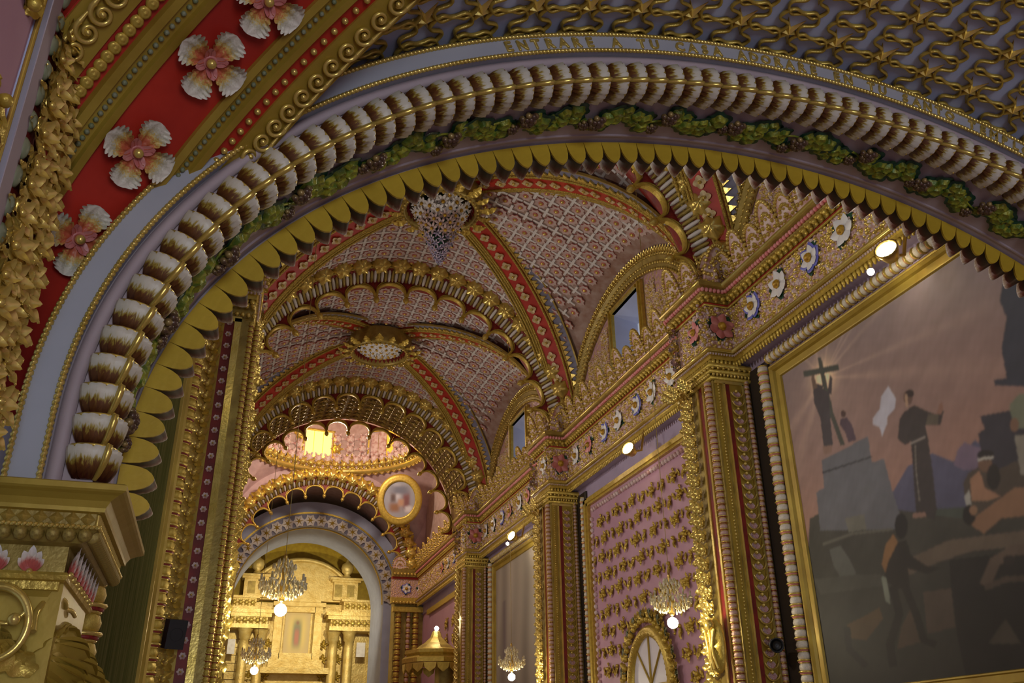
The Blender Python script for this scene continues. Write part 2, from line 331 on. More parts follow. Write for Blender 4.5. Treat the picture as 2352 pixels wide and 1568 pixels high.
# gadroons round the arris
sec = np.array([(0, -.088), (-.035, -.085), (-.062, -.04), (-.058, .012), (-.042, .040), (-.005, .062), (.055, .062), (.115, .04), (.135, 0)])
tt = np.linspace(0, 1, len(sec)); t2 = np.linspace(0, 1, 29)
sec = np.stack([np.interp(t2, tt, sec[:, 0]), np.interp(t2, tt, sec[:, 1])], -1); sec0 = np.array((.03, -.02))
rp = 1+.05*np.cos(np.arange(29)*PI); rp[0] = rp[-1] = 1
xs = np.array([-.0545, -.05, -.03, -.005, .02, .04, .053]); ks = np.array([1.02, 1.12, 1.10, 1.0, .84, .66, .48])
gg = G(); P = np.zeros((len(xs), 29, 3))
for i, (x, k) in enumerate(zip(xs, ks)):
    q = sec0+(sec-sec0)*k*(rp if i not in (0,) else 1)[:, None] if i else sec0+(sec-sec0)*k
    P[i, :, 0] = x + (.012*np.cos(np.arange(29)*PI) if i in (3, 4, 5) else 0); P[i, :, 1] = q[:, 0]; P[i, :, 2] = q[:, 1]
gg.put(grid(P, 0, True)); gg.add(P[0], np.arange(29), 2, False); gg.add(P[-1], np.arange(29)[::-1], 0, False)
ridge = np.array([(x, *(sec0+(np.array((-.056, .034))-sec0)*k*1.0)) for x, k in zip(xs, ks)])
gg.put(tube(ridge, [.010, .0125, .014, .0135, .012, .010, .008], 6, 1))
gg.put(tube(np.array([(-.052, *(sec0+(s_-sec0)*1.03)) for s_ in sec[::2]]), .007, 5, 1))
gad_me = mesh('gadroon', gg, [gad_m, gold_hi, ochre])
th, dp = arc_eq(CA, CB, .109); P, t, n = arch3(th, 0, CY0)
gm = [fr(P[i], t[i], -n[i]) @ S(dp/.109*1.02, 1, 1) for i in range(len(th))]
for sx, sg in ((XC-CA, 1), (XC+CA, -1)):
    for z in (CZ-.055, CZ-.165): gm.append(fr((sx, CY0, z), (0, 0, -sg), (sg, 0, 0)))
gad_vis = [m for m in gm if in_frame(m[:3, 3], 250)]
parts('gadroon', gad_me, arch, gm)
# scallops along the far edge
ol = [(-.055, -.012), (-.053, .022), (-.048, .058), (-.038, .088), (-.024, .108), (-.009, .119), (0, .121), (.009, .119), (.024, .108), (.038, .088), (.048, .058), (.053, .022), (.055, -.012)]
def tongue(bs=.72, d=.115):
    a = np.array([(x, 0, z) for x, z in ol]); b = np.array([(x*bs, d, z*1.06) for x, z in ol]); mid = np.array([(x*.98, .012, z) for x, z in ol]); nn = len(ol)
    g = G().add(a, np.arange(nn), 0, False); g.add(b, np.arange(nn)[::-1], 1, False)
    g.put(grid(np.stack([a, mid]), 0, True)); g.put(grid(np.stack([mid, (mid*.55+b*.45), b]), 1, True)); return g
ton_me = mesh('scallop', tongue(), [ochre, tongue_side])
th, dp = arc_eq(CA, CB, .112); P, t, n = arch3(th, -.028, CY1-.045)
sm_ = [fr(P[i], t[i], -n[i]) @ S(dp/.112, 1, 1) for i in range(len(th))]
for sx, sg in ((XC-CA+.028, 1), (XC+CA-.028, -1)):
    for z in (CZ-.06, CZ-.17): sm_.append(fr((sx, CY1-.045, z), (0, 0, -sg), (sg, 0, 0)))
parts('scallop', ton_me, arch, sm_)
# grapevine along the soffit
def vleaf(r=.058):
    g = G()
    for k, (s_, h, m) in enumerate(((1.18, .004, 1), (.80, .016, 0))):
        ph = np.arange(25)*2*PI/25; rr = r*s_*(.72+.28*np.abs(np.cos(2.5*ph)))
        rim = np.stack([rr*np.cos(ph), rr*np.sin(ph), np.full(25, h*.3)], -1); midr = rim*.55; midr[:, 2] = h*1.6
        g.put(grid(np.stack([rim, midr]), m, True, cv=True)); g.add(np.vstack([midr, [(0, 0, h*.9)]]), [(i, (i+1) % 25, 25) for i in range(25)], m, True)
    return g
leaf_me = mesh('vine_leaf', vleaf(), [leafgreen, green])
gc = G()
for a in range(14):
    ph = a*2.4; rr = .034*math.sqrt(a/14); gc.put(sph(.0145, 7, 5), T(rr*math.cos(ph), rr*math.sin(ph)*1.2, .022+.018*(1-a/14)))
grape_me = mesh('grape_cluster', gc, [grapem])
th, dp = arc_eq(CA, CB, .062); P, t, n = arch3(th, -.004, 3.475); lm, grm = [], []
for i in range(len(th)):
    w_ = .035*math.sin(i*1.25); o = P[i]+np.array([0, w_, 0])
    if i % 7 in (3, 4):
        grm.append(fr(o+np.array([0, -.03 if i % 7 == 3 else .035, 0])-n[i]*.012, t[i], -n[i]) @ S(1.25 if i % 7 == 3 else .85))
        lm.append(fr(o+np.array([0, .05, 0]), t[i], -n[i]) @ RZ(i*1.7) @ RX(.25) @ S(.8))
    else:
        for q in (-1, 1):
            lm.append(fr(o+np.array([0, q*.028, 0])-n[i]*random.uniform(.004, .02)+t[i]*random.uniform(-.015, .015), t[i], -n[i]) @ RZ(random.uniform(0, 6.28)) @ RX(random.uniform(-.2, .2)) @ S(random.uniform(.85, 1.2)))
wave = arch3(np.linspace(.02, PI-.02, 300), -.016, 3.475)[0]; wave[:, 1] += .03*np.sin(np.arange(300)*.55)
part('vine_stem', tube(wave, .007, 5), leafgreen, arch)
parts('vine_leaf', leaf_me, arch, [m for m in lm if in_frame(m[:3, 3], 420)]); parts('grape_cluster', grape_me, arch, [m for m in grm if in_frame(m[:3, 3], 420)])
# gold letters on the band, from the joint of the boards to the right
def glyph(ch):
    cu = bpy.data.curves.new('letter', 'FONT'); cu.body = ch; cu.extrude = .06; cu.bevel_depth = .03; cu.resolution_u = 2; cu.align_x = 'CENTER'; cu.materials.append(gold_hi)
    to = bpy.data.objects.new('tmp', cu); col.objects.link(to); me = bpy.data.meshes.new_from_object(to); bpy.data.objects.remove(to); bpy.data.curves.remove(cu); me.name = 'letter'; return me
text = 'ENTRARE A TU CASA ADORARE EN TU SANTO TEMPLO'; glyphs = {}
thl = np.linspace(0, PI, 4000); pl = ell(CA+.205, CB+.205, thl); sl = np.r_[0, np.cumsum(np.linalg.norm(np.diff(pl, axis=0), axis=1))]
d0 = at_y(1137, 133, CY0-.05); th0 = math.acos((d0[0]-XC)/(CA+.205)); s0 = np.interp(th0, thl, sl)
for k, ch in enumerate(text):
    if ch == ' ': continue
    if ch not in glyphs: glyphs[ch] = glyph(ch)
    tq = np.interp(s0-.045-k*.078, sl, thl); Pq, tq_, nq = arch3(np.array([tq]), .178, CY0-.05)
    ob('letter', glyphs[ch], arch, fr(Pq[0], -tq_[0], (0, -1, 0)) @ S(.078, .082, .12))
# ---- vault under the choir
VA, VB = CA+.40, CB+.35; VYC, VYE = -.32, 3.386
def z1(dx): return CZ+VB*np.sqrt(np.maximum(0, 1-(dx/VA)**2))
def z2(y): return CZ+VB*np.sqrt(np.maximum(0, 1-((y-VYC)/(VYE-VYC))**2))
yy = np.linspace(-4.0, CY0+.27, 48)
def rib_dx(y): return VA*min(1, abs(y-VYC)/(VYE-VYC))
web = [[(XC+VA*math.sin(f*PI/2)*1.0*1, y, 0) for f in ()] for y in ()]
gw = G()
for s_ in (1,):
    rows = []
    for y in yy:
        d = rib_dx(y); al = math.asin(min(1, d/VA)); a = np.linspace(-al, al, 41)
        rows.append(np.stack([XC+VA*np.sin(a), np.full(41, y), CZ+VB*np.cos(a)], -1))
    gw.put(grid(np.array(rows), 0, True))
vault = struct('ceiling', gw, greyblue)
gs = G()
for sg in (-1, 1):
    rows = []
    for d in np.linspace(0, VA, 30):
        half = (VYE-VYC)*d/VA; al = math.asin(min(1, half/(VYE-VYC))); a = np.linspace(-al, al, 31)
        rows.append(np.stack([np.full(31, XC+sg*d), VYC+(VYE-VYC)*np.sin(a), CZ+VB*np.cos(a)], -1))
    gs.put(grid(np.array(rows), 0, True))
ob('ceiling', mesh('ceiling', gs, ochre), None, kind='structure')
# stars and interlaced gilt mouldings
st = G(); ri = .030; ro = .108
pts = [(0, 0, .034)]
for k in range(12): a = k*PI/6; r_ = ro if k % 2 == 0 else ri; pts.append((r_*math.cos(a), r_*math.sin(a), .006 if k % 2 == 0 else .004))
st.add(pts, [(0, 1+k, 1+(k+1) % 12) for k in range(12)], 0, False)
pts2 = [(p[0], p[1], -.01) for p in pts[1:]]; st.add(np.vstack([pts[1:], pts2]), [(k, 12+k, 12+(k+1) % 12, (k+1) % 12) for k in range(12)], 0, False)
star_me = mesh('star', st, [gold_hi])
PIT = .303
tau = np.linspace(0, 1, 25); L_ = PIT/math.sqrt(2)
wx = (tau-.19*np.sin(4*PI*(tau-.5))*np.sin(PI*tau)**2)*L_; wy = .33*np.sin(2*PI*tau)*np.sin(PI*tau)**.3*L_
sm_g = tube(np.stack([wx, wy, np.full(25, .010)], -1), .008, 5, 0); sm_g.v[0][:, 2] *= 1.9
smo_me = mesh('gilt_moulding', sm_g, [gold]); sm_g2 = tube(np.stack([wx, -wy, np.full(25, .010)], -1), .008, 5, 0); sm_g2.v[0][:, 2] *= 1.9
smo2_me = mesh('gilt_moulding', sm_g2, [gold])
va = np.linspace(-PI/2, PI/2, 3000); vp = np.stack([VA*np.sin(va), VB*np.cos(va)], -1); vs_ = np.r_[0, np.cumsum(np.linalg.norm(np.diff(vp, axis=0), axis=1))]; vs_ -= np.interp(0, va, vs_)
def vpt(s, y):
    a = np.interp(s, vs_, va); p = np.array([XC+VA*math.sin(a), y, CZ+VB*math.cos(a)]); t = unit([VA*math.cos(a), 0, -VB*math.sin(a)]); return p, t
def okv(s, y, m=.62):
    p, _ = vpt(s, y); dx = abs(p[0]-XC); return y < CY0+.16 and dx < VA-.05 and (y-VYC) > (VYE-VYC)*dx/VA+m and in_frame(p, 420)
starM, sA, sB = [], [], []
for j in range(-1, 7):
    for i in range(-16, 17):
        s = .174+i*PIT; y = 3.045-j*PIT*.985
        p, t = vpt(s, y)
        if okv(s, y, .66): starM.append(fr(p, t, np.cross(t, [0, 1, 0])*1.0))
        hp = PIT/2; nd = [(s+hp, y), (s, y+hp), (s-hp, y), (s, y-hp)]
        for k in range(4):
            (sa, ya), (sb, yb) = nd[k], nd[(k+1) % 4]
            if not okv((sa+sb)/2, (ya+yb)/2, .64): continue
            pa, ta = vpt(sa, ya); pb, tb = vpt(sb, yb); d = pb-pa; nn = np.cross(ta+tb, [0, 1, 0])
            M_ = fr(pa, d, nn)
            if np.dot(M_[:3, 2], np.array([XC, pa[1], CZ])-pa) < 0: M_ = fr(pa, d, -nn)
            (sA if (np.dot(M_[:3, 1], p-(pa+pb)/2) > 0) == (k % 2 == 0) else sB).append(M_ @ S(np.linalg.norm(d)/L_, 1, 1))
def inward(Ms):
    out = []
    for M in Ms:
        M = np.array(M); c = np.array([XC, M[1, 3], CZ])
        if np.dot(M[:3, 2], c-M[:3, 3]) < 0: M[:3, 2] *= -1; M[:3, 1] *= -1
        out.append(M)
    return out
parts('star', star_me, vault, inward(starM)); parts('gilt_moulding', smo_me, vault, inward(sA), 150); parts('gilt_moulding', smo2_me, vault, inward(sB), 150)
# ---- red diagonal ribs with painted acanthus flowers
def rib_curve(sx, sy, th):
    c = np.cos(th); P = np.stack([XC+sx*VA*c, VYC+sy*(VYE-VYC)*c, CZ+VB*np.sin(th)], -1)
    t = np.gradient(P, axis=0); t /= np.linalg.norm(t, axis=1)[:, None]
    hor = unit([sx*VA, sy*(VYE-VYC), 0]); acr = np.cross([0, 0, 1.0], hor); n = np.cross(t, acr); n *= np.sign(-n[:, 2:3]+1e-9)   # n points down into the room
    return P, t, np.broadcast_to(acr, P.shape), n
ball_me = mesh('gilt_ball', sph(.015, 8, 6), [gold_hi])
a_ = np.linspace(0, 2.6*PI, 26); spi = np.stack([(.036*(1-a_/a_[-1]*.78))*np.cos(a_)-.0, (.036*(1-a_/a_[-1]*.78))*np.sin(a_), np.full(26, .008)], -1)
scr_g = tube(spi, np.linspace(.0085, .006, 26), 5).put(sph(.011, 7, 5), T(0, 0, .01)); tail = np.stack([np.linspace(.036, .052, 6), np.linspace(0, -.045, 6), np.full(6, .008)], -1); scr_g.put(tube(tail, np.linspace(.0085, .003, 6), 5))
scr_me = mesh('gilt_scroll', scr_g, [gold_hi])
btn_me = mesh('gilt_button', lathe([(.024, 0), (.023, .008), (.015, .014), (.013, .013), (.006, .018), (0, .019)], 10), [gold])
def acanthus_flower(parent, M):
    M = np.asarray(M)
    f = ob('acanthus_flower', acan_me, parent, M); ob('gilt_centre', cen_me, f, M @ T(0, 0, .035)); return f
ac = G()
def leaf_sq(L, W, m=0):
    # broad serrated leaf, widest beyond the middle, pointed tip
    t = np.linspace(0, 1, 29); u = np.linspace(-1, 1, 11); saw = .80+.20*np.abs(np.cos(t*PI*7))**.8
    wd = W*np.sin(PI*np.clip(t, 0, 1)**1.35)**.62*saw; wd[-1] = .002
    X = L*t[:, None]+.10*L*np.abs(u)*np.sin(PI*t)[:, None]; Y = wd[:, None]*u; Z = L*(.20*t[:, None]**2+.20*np.abs(u)**1.6*np.sin(PI*t)[:, None]-.05*np.cos(u*9)*np.sin(PI*t)[:, None])
    return grid(np.stack([X, Y, Z], -1), m, True)
for k in range(4): ac.put(leaf_sq(.185, .092), RZ(PI/4+k*PI/2) @ T(.010, 0, .012))
for k in range(4): ac.put(leaf(.075, .03, 1, .45, .10, 6, 3, 1, .1), RZ(k*PI/2) @ T(.012, 0, .016))
ac.put(lathe([(.040, .012), (.034, .028), (.026, .02), (.0, .02)], 12, 1))
acan_me = mesh('acanthus_flower', ac, [acan_m, redpet]); cen_me = mesh('gilt_centre', sph(.026, 12, 8), [gold_hi])
for sx, sy, lab in ((-1, 1, 'red diagonal vault rib with white acanthus flowers rising above the left pier'), (1, 1, 'red diagonal vault rib springing from the right pier under the choir')):
    th = np.linspace(.02, 1.35, 60); P, t, acr, n = rib_curve(sx, sy, th); rib = thing('vault_rib', tuple(P[0]), lab, 'rib')
    part('rib_band', sweep(P, acr, n, [(-.47, -.02), (-.47, .02), (-.14, .05), (.14, .05), (.47, .02), (.47, -.02)], sm=False), [red], rib)
    for q in (-1, 1):
        part('gilt_border', sweep(P, acr, n, [(q*.135, .045), (q*.135, .07), (q*.165, .075), (q*.17, .055), (q*.215, .052), (q*.22, .07), (q*.25, .068), (q*.255, .035)], m=0, sm=False).put(sweep(P, acr, n, [(q*.325, .025), (q*.325, .045), (q*.465, .033), (q*.465, .01)], m=0)), gold_paint, rib)
        gbm = []
        P2 = np.stack([np.interp(np.linspace(0, 59, 150), np.arange(60), P[:, k]+acr[:, k]*q*.193+n[:, k]*.058) for k in range(3)], -1)
        part('green_bead_row', G().many(sph(.011, 6, 4), [T(*p) for p in P2]), greygreen, rib, kind='stuff')
        near = (sx < 0)
        BTN = np.dot(acr[0]*q, (-sx, 1, 0)) < 0; cnt = 110 if BTN else 86; ii = np.linspace(0, 59, cnt); BP = np.stack([np.interp(ii, np.arange(60), P[:, k]+acr[:, k]*q*.292+n[:, k]*.045) for k in range(3)], -1)
        fin = [fr(BP[i], t[int(ii[i])], n[int(ii[i])]) for i in range(cnt)]
        parts('gilt_button' if BTN else 'gilt_ball', btn_me if BTN else ball_me, rib, [m for m in fin if in_frame(m[:3, 3], 120)])
        cnt = 56; ii = np.linspace(0, 59, cnt); BP = np.stack([np.interp(ii, np.arange(60), P[:, k]+acr[:, k]*q*.395+n[:, k]*.042) for k in range(3)], -1)
        fin = [fr(BP[i], t[int(ii[i])], n[int(ii[i])]) @ S(1.25, q*1.25, 1.25) @ RZ(1.2) for i in range(cnt)]
        parts('gilt_scroll', scr_me, rib, [m for m in fin if in_frame(m[:3, 3], 120)])
    seg = np.r_[0, np.cumsum(np.linalg.norm(np.diff(P, axis=0), axis=1))]
    PPX = np.array([proj(P[i]+n[i]*.06) for i in range(60)])
    for tx, ty in ((180, 560), (325, 335), (470, 140), (622, -15)) if sx < 0 else ((2900, 500),):
        i = int(np.argmin(np.hypot(PPX[:, 0]-tx, PPX[:, 1]-ty))); p = P[i]+n[i]*.05
        acanthus_flower(rib, fr(p, t[i], n[i]) @ RZ(PI/4+.1+.08*math.sin(i)) @ S(.74))
# ---- left pier: leaf-work strip, lavender strip, rose wall
pier = thing('leaf_pilaster', (-.78, 2.72, ZF), 'pilaster strip crowded with gilt leaf-work and red flowers at the left edge', 'pilaster')
part('strip_base', box(-.90, -.765, 2.57, 2.88, ZF, 2.9), dred, pier)
lg = G()
for k in range(5): lg.put(leaf(.085, .03, 3, .35, .2, 6, 2, 0, .4), RZ(k*2*PI/5) @ T(.008, 0, .008))
for k in range(5): lg.put(leaf(.05, .02, 2, .7, .2, 5, 2, 0, .4), RZ(k*2*PI/5+.6) @ T(.005, 0, .02))
lg.put(sph(.014, 7, 5), T(0, 0, .03)); leafr_me = mesh('gilt_leaf_rosette', lg, [gold_hi])
rf = G()
for k in range(5): rf.put(leaf(.032, .014, 1, .6, .1, 4, 2, 0, .1), RZ(k*2*PI/5))
rf.put(sph(.010, 7, 5, 1), T(0, 0, .014)); redf_me = mesh('red_flower', rf, [red, gold_hi])
sgl = mesh('sage_boss', sph(.042, 8, 6), [greygreen])
lm, rm, gm2 = [], [], []
for k, z in enumerate(np.arange(.7, 2.5, .105)):
    for j, y in enumerate((2.65, 2.75, 2.84)):
        M = fr((-.76+.015*(j == 2), y+random.uniform(-.02, .02), z+.05*(j % 2)+random.uniform(-.015, .015)), (0, 1, random.uniform(-.3, .3)), (1, -.35, .05)) @ RZ(random.uniform(0, 6)); lm.append(M @ S(random.uniform(.85, 1.15)))
        rm.append(fr((-.745, y+.045, z+.05*((j+1) % 2)), (0, 1, 0), (1, -.3, 0)))
    gm2.append(T(-.768, 2.585, z) @ S(.55, .6, 1.0)); 
parts('gilt_leaf_rosette', leafr_me, pier, [m for m in lm if in_frame(m[:3, 3], 150)]); parts('red_flower', redf_me, pier, [m for m in rm if in_frame(m[:3, 3], 150)]); parts('sage_boss', sgl, pier, [m for m in gm2 if in_frame(m[:3, 3], 150)])
jamb = thing('jamb_strip', (-.80, 2.48, ZF), 'plain lavender jamb strip with a pale gilt-edged inner face at far left', 'trim')
part('strip', box(-.90, -.762, 2.475, 2.57, ZF, 2.9), lav, jamb)
part('pale_edge', box(-.90, -.765, 2.40, 2.475, ZF, 2.9), greyblue, jamb)
part('gold_edge', tube([(-.765, 2.40, ZF), (-.765, 2.40, 2.9)], .008, 6), gold_hi, jamb)
roll = ob('wall_left', mesh('wall_left', box(-1.05, -.778, -8, 2.5, ZF, 4), pink), None, kind='structure')
wl = G()
for k, a in enumerate((-.9, -.3, .3, .9)): wl.put(leaf(.15, .035, 3, .12, .12, 7, 3, 0, .3), RZ(PI/2+a))
wl.put(sph(.022, 8, 6), T(0, .02, .02)); wleaf_me = mesh('gilt_leaf_spray', wl, [gold])
parts('gilt_leaf_spray', wleaf_me, roll, [fr((-.775, y, z), (0, 1, 0), (1, 0, 0)) @ RZ(a) for z, a in ((1.35, .3), (1.72, 2.8), (2.05, .2), (1.0, 2.9)) for y in (2.30, 1.95)])
# ------------------------------------------------------------------ capital and pier of the choir arch
def cap_levels(levels, x0, sg, y0, y1, m=0, sm=False):
    # square mouldings: rows of (projection, z); sg=+1 projects towards +x from x0
    rows = []
    for p, z in levels: rows.append([(x0+sg*p, y0-p, z), (x0+sg*p, y1+p, z), (x0-sg*.5, y1+p, z), (x0-sg*.5, y0-p, z)])
    return grid(np.array(rows), m, sm, False, cv=True)
for sg, x0, lab in ((1, -.50, 'gilded square capital with pyramid studs, rope and red-white leaves carrying the arch'), (-1, 2*XC+.50, 'gilded square capital of the right pier carrying the choir arch')):
    cp = thing('arch_capital', (x0, 3.5, ZF), lab, 'capital'); Y0, Y1 = 3.2, 3.90
    part('pier_shaft', box(min(x0, x0-sg*.45), max(x0, x0-sg*.45), Y0+.04, Y1-.04, ZF, .55), gold_paint, cp)
    part('abacus', cap_levels([(.0, .835), (.150, .835), (.158, .83), (.158, .812), (.150, .806), (.135, .80), (.112, .785), (.100, .765), (.098, .752), (.075, .75), (0, .75)], x0, sg, Y0, Y1), gold_paint, cp)
    part('frieze_bed', cap_levels([(.075, .75), (.072, .712), (.088, .708), (.088, .698), (.04, .66), (.0, .655), (0, .565)], x0, sg, Y0, Y1), gold_old, cp)
    part('necking_rail', cap_levels([(0, .572), (.010, .572), (.016, .562), (.010, .548), (0, .545), (-.01, .545), (-.012, .52), (-.05, .52)], x0, sg, Y0, Y1), gold, cp)
    stud = G().add([(-.5, -.5, 0), (.5, -.5, 0), (.5, .5, 0), (-.5, .5, 0), (0, 0, .6)], [(0, 1, 4), (1, 2, 4), (2, 3, 4), (3, 0, 4)], 0, False)
    stud_me = mesh('pyramid_stud', stud, [gold_hi]); rib_me = mesh('reeded_bar', tube([(0, 0, -.018), (0, 0, .018)], .0085, 6), [gold_hi])
    gad2 = mesh('gadroon_lip', sph(.5, 8, 5), [gold_old])
    xs_ = np.arange(x0-sg*.42, x0+sg*.075, sg*.047)
    parts('pyramid_stud', stud_me, cp, [fr((x, Y0-.076, .731), (1, 0, 0), (0, -1, 0)) @ RZ(PI/4) @ S(.033) for x in xs_])
    parts('gadroon_lip', gad2, cp, [T(x, Y0-.072, .682) @ S(.047, .05, .05) for x in xs_]+[T(x0+sg*.072, y, .682) @ S(.05, .030, .05) for y in np.arange(Y0-.05, Y1+.06, .03)])
    parts('reeded_bar', rib_me, cp, [T(x0+sg*.078, y, .731) for y in np.arange(Y0-.06, Y1+.07, .028)])
    rope = [fr((x, Y0-.09, .703), (1, 0, .7), (0, -1, 0)) @ S(.012, .007, .007) for x in np.arange(x0-sg*.44, x0+sg*.09, sg*.0155)]+[fr((x0+sg*.09, y, .703), (0, 1, .7), (1, 0, 0)) @ S(.012, .007, .007) for y in np.arange(Y0-.09, Y1+.09, .0155)]
    part('rope_moulding', G().many(sph(1, 6, 4), rope), gold_hi, cp, kind='stuff')
    pal = G()
    for k in range(-2, 3): pal.put(leaf(.075-.012*abs(k), .016, 1, .35, .15, 5, 2, 0, .1), RZ(k*.42))
    pal.put(sph(.011, 7, 5, 1), T(-.004, 0, .006)); pal_me = mesh('palmette', pal, [palm_m, gold_hi])
    parts('palmette', pal_me, cp, [fr((x, Y0-.004, .575), (0, 0, 1), (0, -1, 0)) for x in np.arange(x0-sg*.40, x0-sg*.02, sg*.10)]+[fr((x0+sg*.006, y, .575), (0, 0, 1), (sg, 0, 0)) @ S(1.15) for y in np.arange(Y0+.03, Y1, .085)])
    # scrolled lower capital
    part('bell', cap_levels([(-.03, .522), (-.06, .46), (-.09, .36), (-.10, .28)], x0, sg, Y0, Y1), gold_paint, cp)
    def volute(c, xdir, zdir, R=.085, turns=2.2, r=.016):
        a = np.linspace(0, turns*2*PI, 60); rad = R*(1-.80*a/a[-1]); xdir, zdir = unit(xdir), unit(zdir); yd = np.cross(zdir, xdir)
        return tube(np.array(c)[None]+rad[:, None]*(np.cos(a)[:, None]*xdir+np.sin(a)[:, None]*yd), np.linspace(r, r*.5, 60), 7)
    def pxc(pts, Y0_, Y1_, r):
        P_ = np.array([at_y(x, y, Y0_+(Y1_-Y0_)*i/(len(pts)-1)) for i, (x, y) in enumerate(pts)]); k_ = np.linspace(0, len(pts)-1, 40)
        P_ = np.stack([np.interp(k_, np.arange(len(pts)), P_[:, c]) for c in range(3)], -1)
        for _ in range(6): P_[1:-1] = (P_[:-2]+2*P_[1:-1]+P_[2:])/4
        if sg < 0: P_[:, 0] = 2*XC-P_[:, 0]
        return tube(P_, np.linspace(r, r*.75, 40), 8)
    for pts_, a_, b_, r_ in (([(-60, 1370), (-20, 1345), (20, 1345), (55, 1368), (70, 1412), (58, 1462), (25, 1500), (-20, 1520), (-60, 1525)], 3.17, 3.17, .015), ([(-60, 1445), (-20, 1428), (15, 1432), (35, 1425), (58, 1405)], 3.16, 3.17, .009), ([(75, 1450), (80, 1410), (100, 1382), (130, 1370), (150, 1380), (152, 1395)], 3.18, 3.35, .011), ([(105, 1440), (115, 1415), (140, 1398), (165, 1402), (172, 1415)], 3.25, 3.5, .010)):
        part('volute', pxc(pts_, a_, b_, r_), gold_hi, cp)
    bp_ = at_y(32, 1422, 3.155); part('volute_knot', G().put(sph(.020, 10, 7), T(bp_[0] if sg > 0 else 2*XC-bp_[0], bp_[1], bp_[2])), gold_hi, cp)
    af = leaf(.16, .05, 4, .45, .2, 9, 3, 0, .35); af_me = mesh('acanthus_leaf', af, [gold])
    parts('acanthus_leaf', af_me, cp, [fr((x0-sg*(.34-.05*k)*.8, Y0+.03+.0*k, .27), (0, -.15, 1), (0, -1, -.2)) @ RZ(.3*(k-3)) for k in range(7)]+[fr((x0-sg*.07, Y0+.06+.09*k, .29), (sg*.2, 0, 1), (sg, 0, -.2)) @ RZ(.2*(k % 3-1)) for k in range(7)])
    # feathered bracket sweeping from under the capital
    if sg > 0:
        br = thing('feathered_bracket', (-.62, 3.75, -.2), 'carved gilt bracket of overlapping feathers sweeping down beneath the left capital', 'bracket')
        K = 24; u = np.linspace(0, 1, K); C = np.stack([-.60+.30*u, 3.30+.9*u, .33-.42*u**1.15], -1); ra = .13*(1-.35*u)
        part('core', tube(C, ra*.8, 12), gold_old, br)
        fe = leaf(.26, .055, 1, -.1, .18, 7, 2, 0, .05); fe_me = mesh('feather', fe, [gold_paint]); fm = []
        for i in range(0, K-3, 2):
            d = unit(C[i+1]-C[i]); a0 = unit(np.cross(d, [0, 0, 1])); b0 = np.cross(a0, d)
            for a in np.arange(-2.4, 2.5, .55):
                nn = math.cos(a)*b0*1.0+math.sin(a)*a0; nn = -nn if nn @ np.array([.6, -.7, 0]) < -.2 else nn
                fm.append(fr(C[i]+nn*ra[i]*.82, d, nn) @ RY(-.12) @ S(1, 1, 1))
        parts('feather', fe_me, br, fm)
# ------------------------------------------------------------------ nave shell
XR = XC+HW; XL = XC-HW; YEND = 28.6
struct('floor', box(-2.5, 8, -8, 38, ZF-.2, ZF), stone)
struct('wall_right', box(XR, XR+.4, -8, YEND, ZF, ZS), pink)
struct('wall_left', box(XL-.4, XL, CY1, YEND, ZF, ZS), pink)
gb = box(-2.5, .3, -8.4, -8, ZF, 4.4).put(box(2.9, 8, -8.4, -8, ZF, 4.4)).put(box(.3, 2.9, -8.4, -8, 2.6, 4.4)); struct('wall_back', gb, plaster)
struct('ceiling', box(-1.5, 7, -8, CY1, 3.85, 4.1).put(box(-1.5, 7, -8, -4.0, CZ+2.2, 3.85)), plaster)
# ------------------------------------------------------------------ entablatures: continuous cornice breaking forward over the pilasters
RS = .35; FD = 3.17; PW = .40
def run(side, q, z, far=YEND, y0=CY1):
    # plan polyline of a moulding standing q proud of the frieze
    pts = [(FD-q, y0)]
    for t in TY: pts += [(FD-q, t-PW-q), (FD-RS-q, t-PW-q), (FD-RS-q, t+PW+q), (FD-q, t+PW+q)]
    pts.append((FD-q, far)); return np.array([(XC+side*d, y, z) for d, y in pts])
def moulding(side, prof, m=0, sm=False):
    return grid(np.stack([run(side, q, z) for q, z in prof], 1), m, sm, side > 0, cv=True)
def walk(P, pitch, off=0.5):
    # positions with direction every pitch along a polyline, segment by segment
    out = []
    for a, b in zip(P[:-1], P[1:]):
        L = np.linalg.norm(b-a); n = max(1, int(round(L/pitch))); d = (b-a)/L
        for k in range(n): out.append((a+d*L*(k+off)/n, d))
    return out
def outn(d, side): n = np.array([d[1], -d[0], 0.0]); return n if True else n
def facing(p, d, side):
    n = np.array([-d[1], d[0], 0.0]); 
    # outwards = towards the nave axis, or towards the return
    if abs(d[1]) > .5: n = np.array([-side*1.0, 0, 0])
    else: n = np.array([0, -1.0, 0]) if d[0]*side < 0 else np.array([0, 1.0, 0])
    return n
# bead palmette of the cresting
def fan(W=.17, H=.42, seedv=0):
    g = G(); a = np.linspace(0, PI, 15); g.put(plate([(W*.92*math.cos(x), H*.96*math.sin(x)**.8) for x in a], .03, 1))
    for sc_, n, r in ((1.0, 19, .025), (.68, 12, .024), (.36, 6, .024)):
        for x in np.linspace(.04, PI-.04, n): g.put(sph(r, 6, 4), T(W*sc_*math.cos(x), H*sc_*math.sin(x)**.8, .035))
    for h in np.linspace(.12, .85, 6): g.put(sph(.017, 6, 4), T(0, H*h, .035))
    return g
fan_me = mesh('bead_palmette', fan(), [gold_hi, rosewhite])
fan2_me = mesh('bead_palmette', fan(.24, .40), [gold_hi, rosewhite])
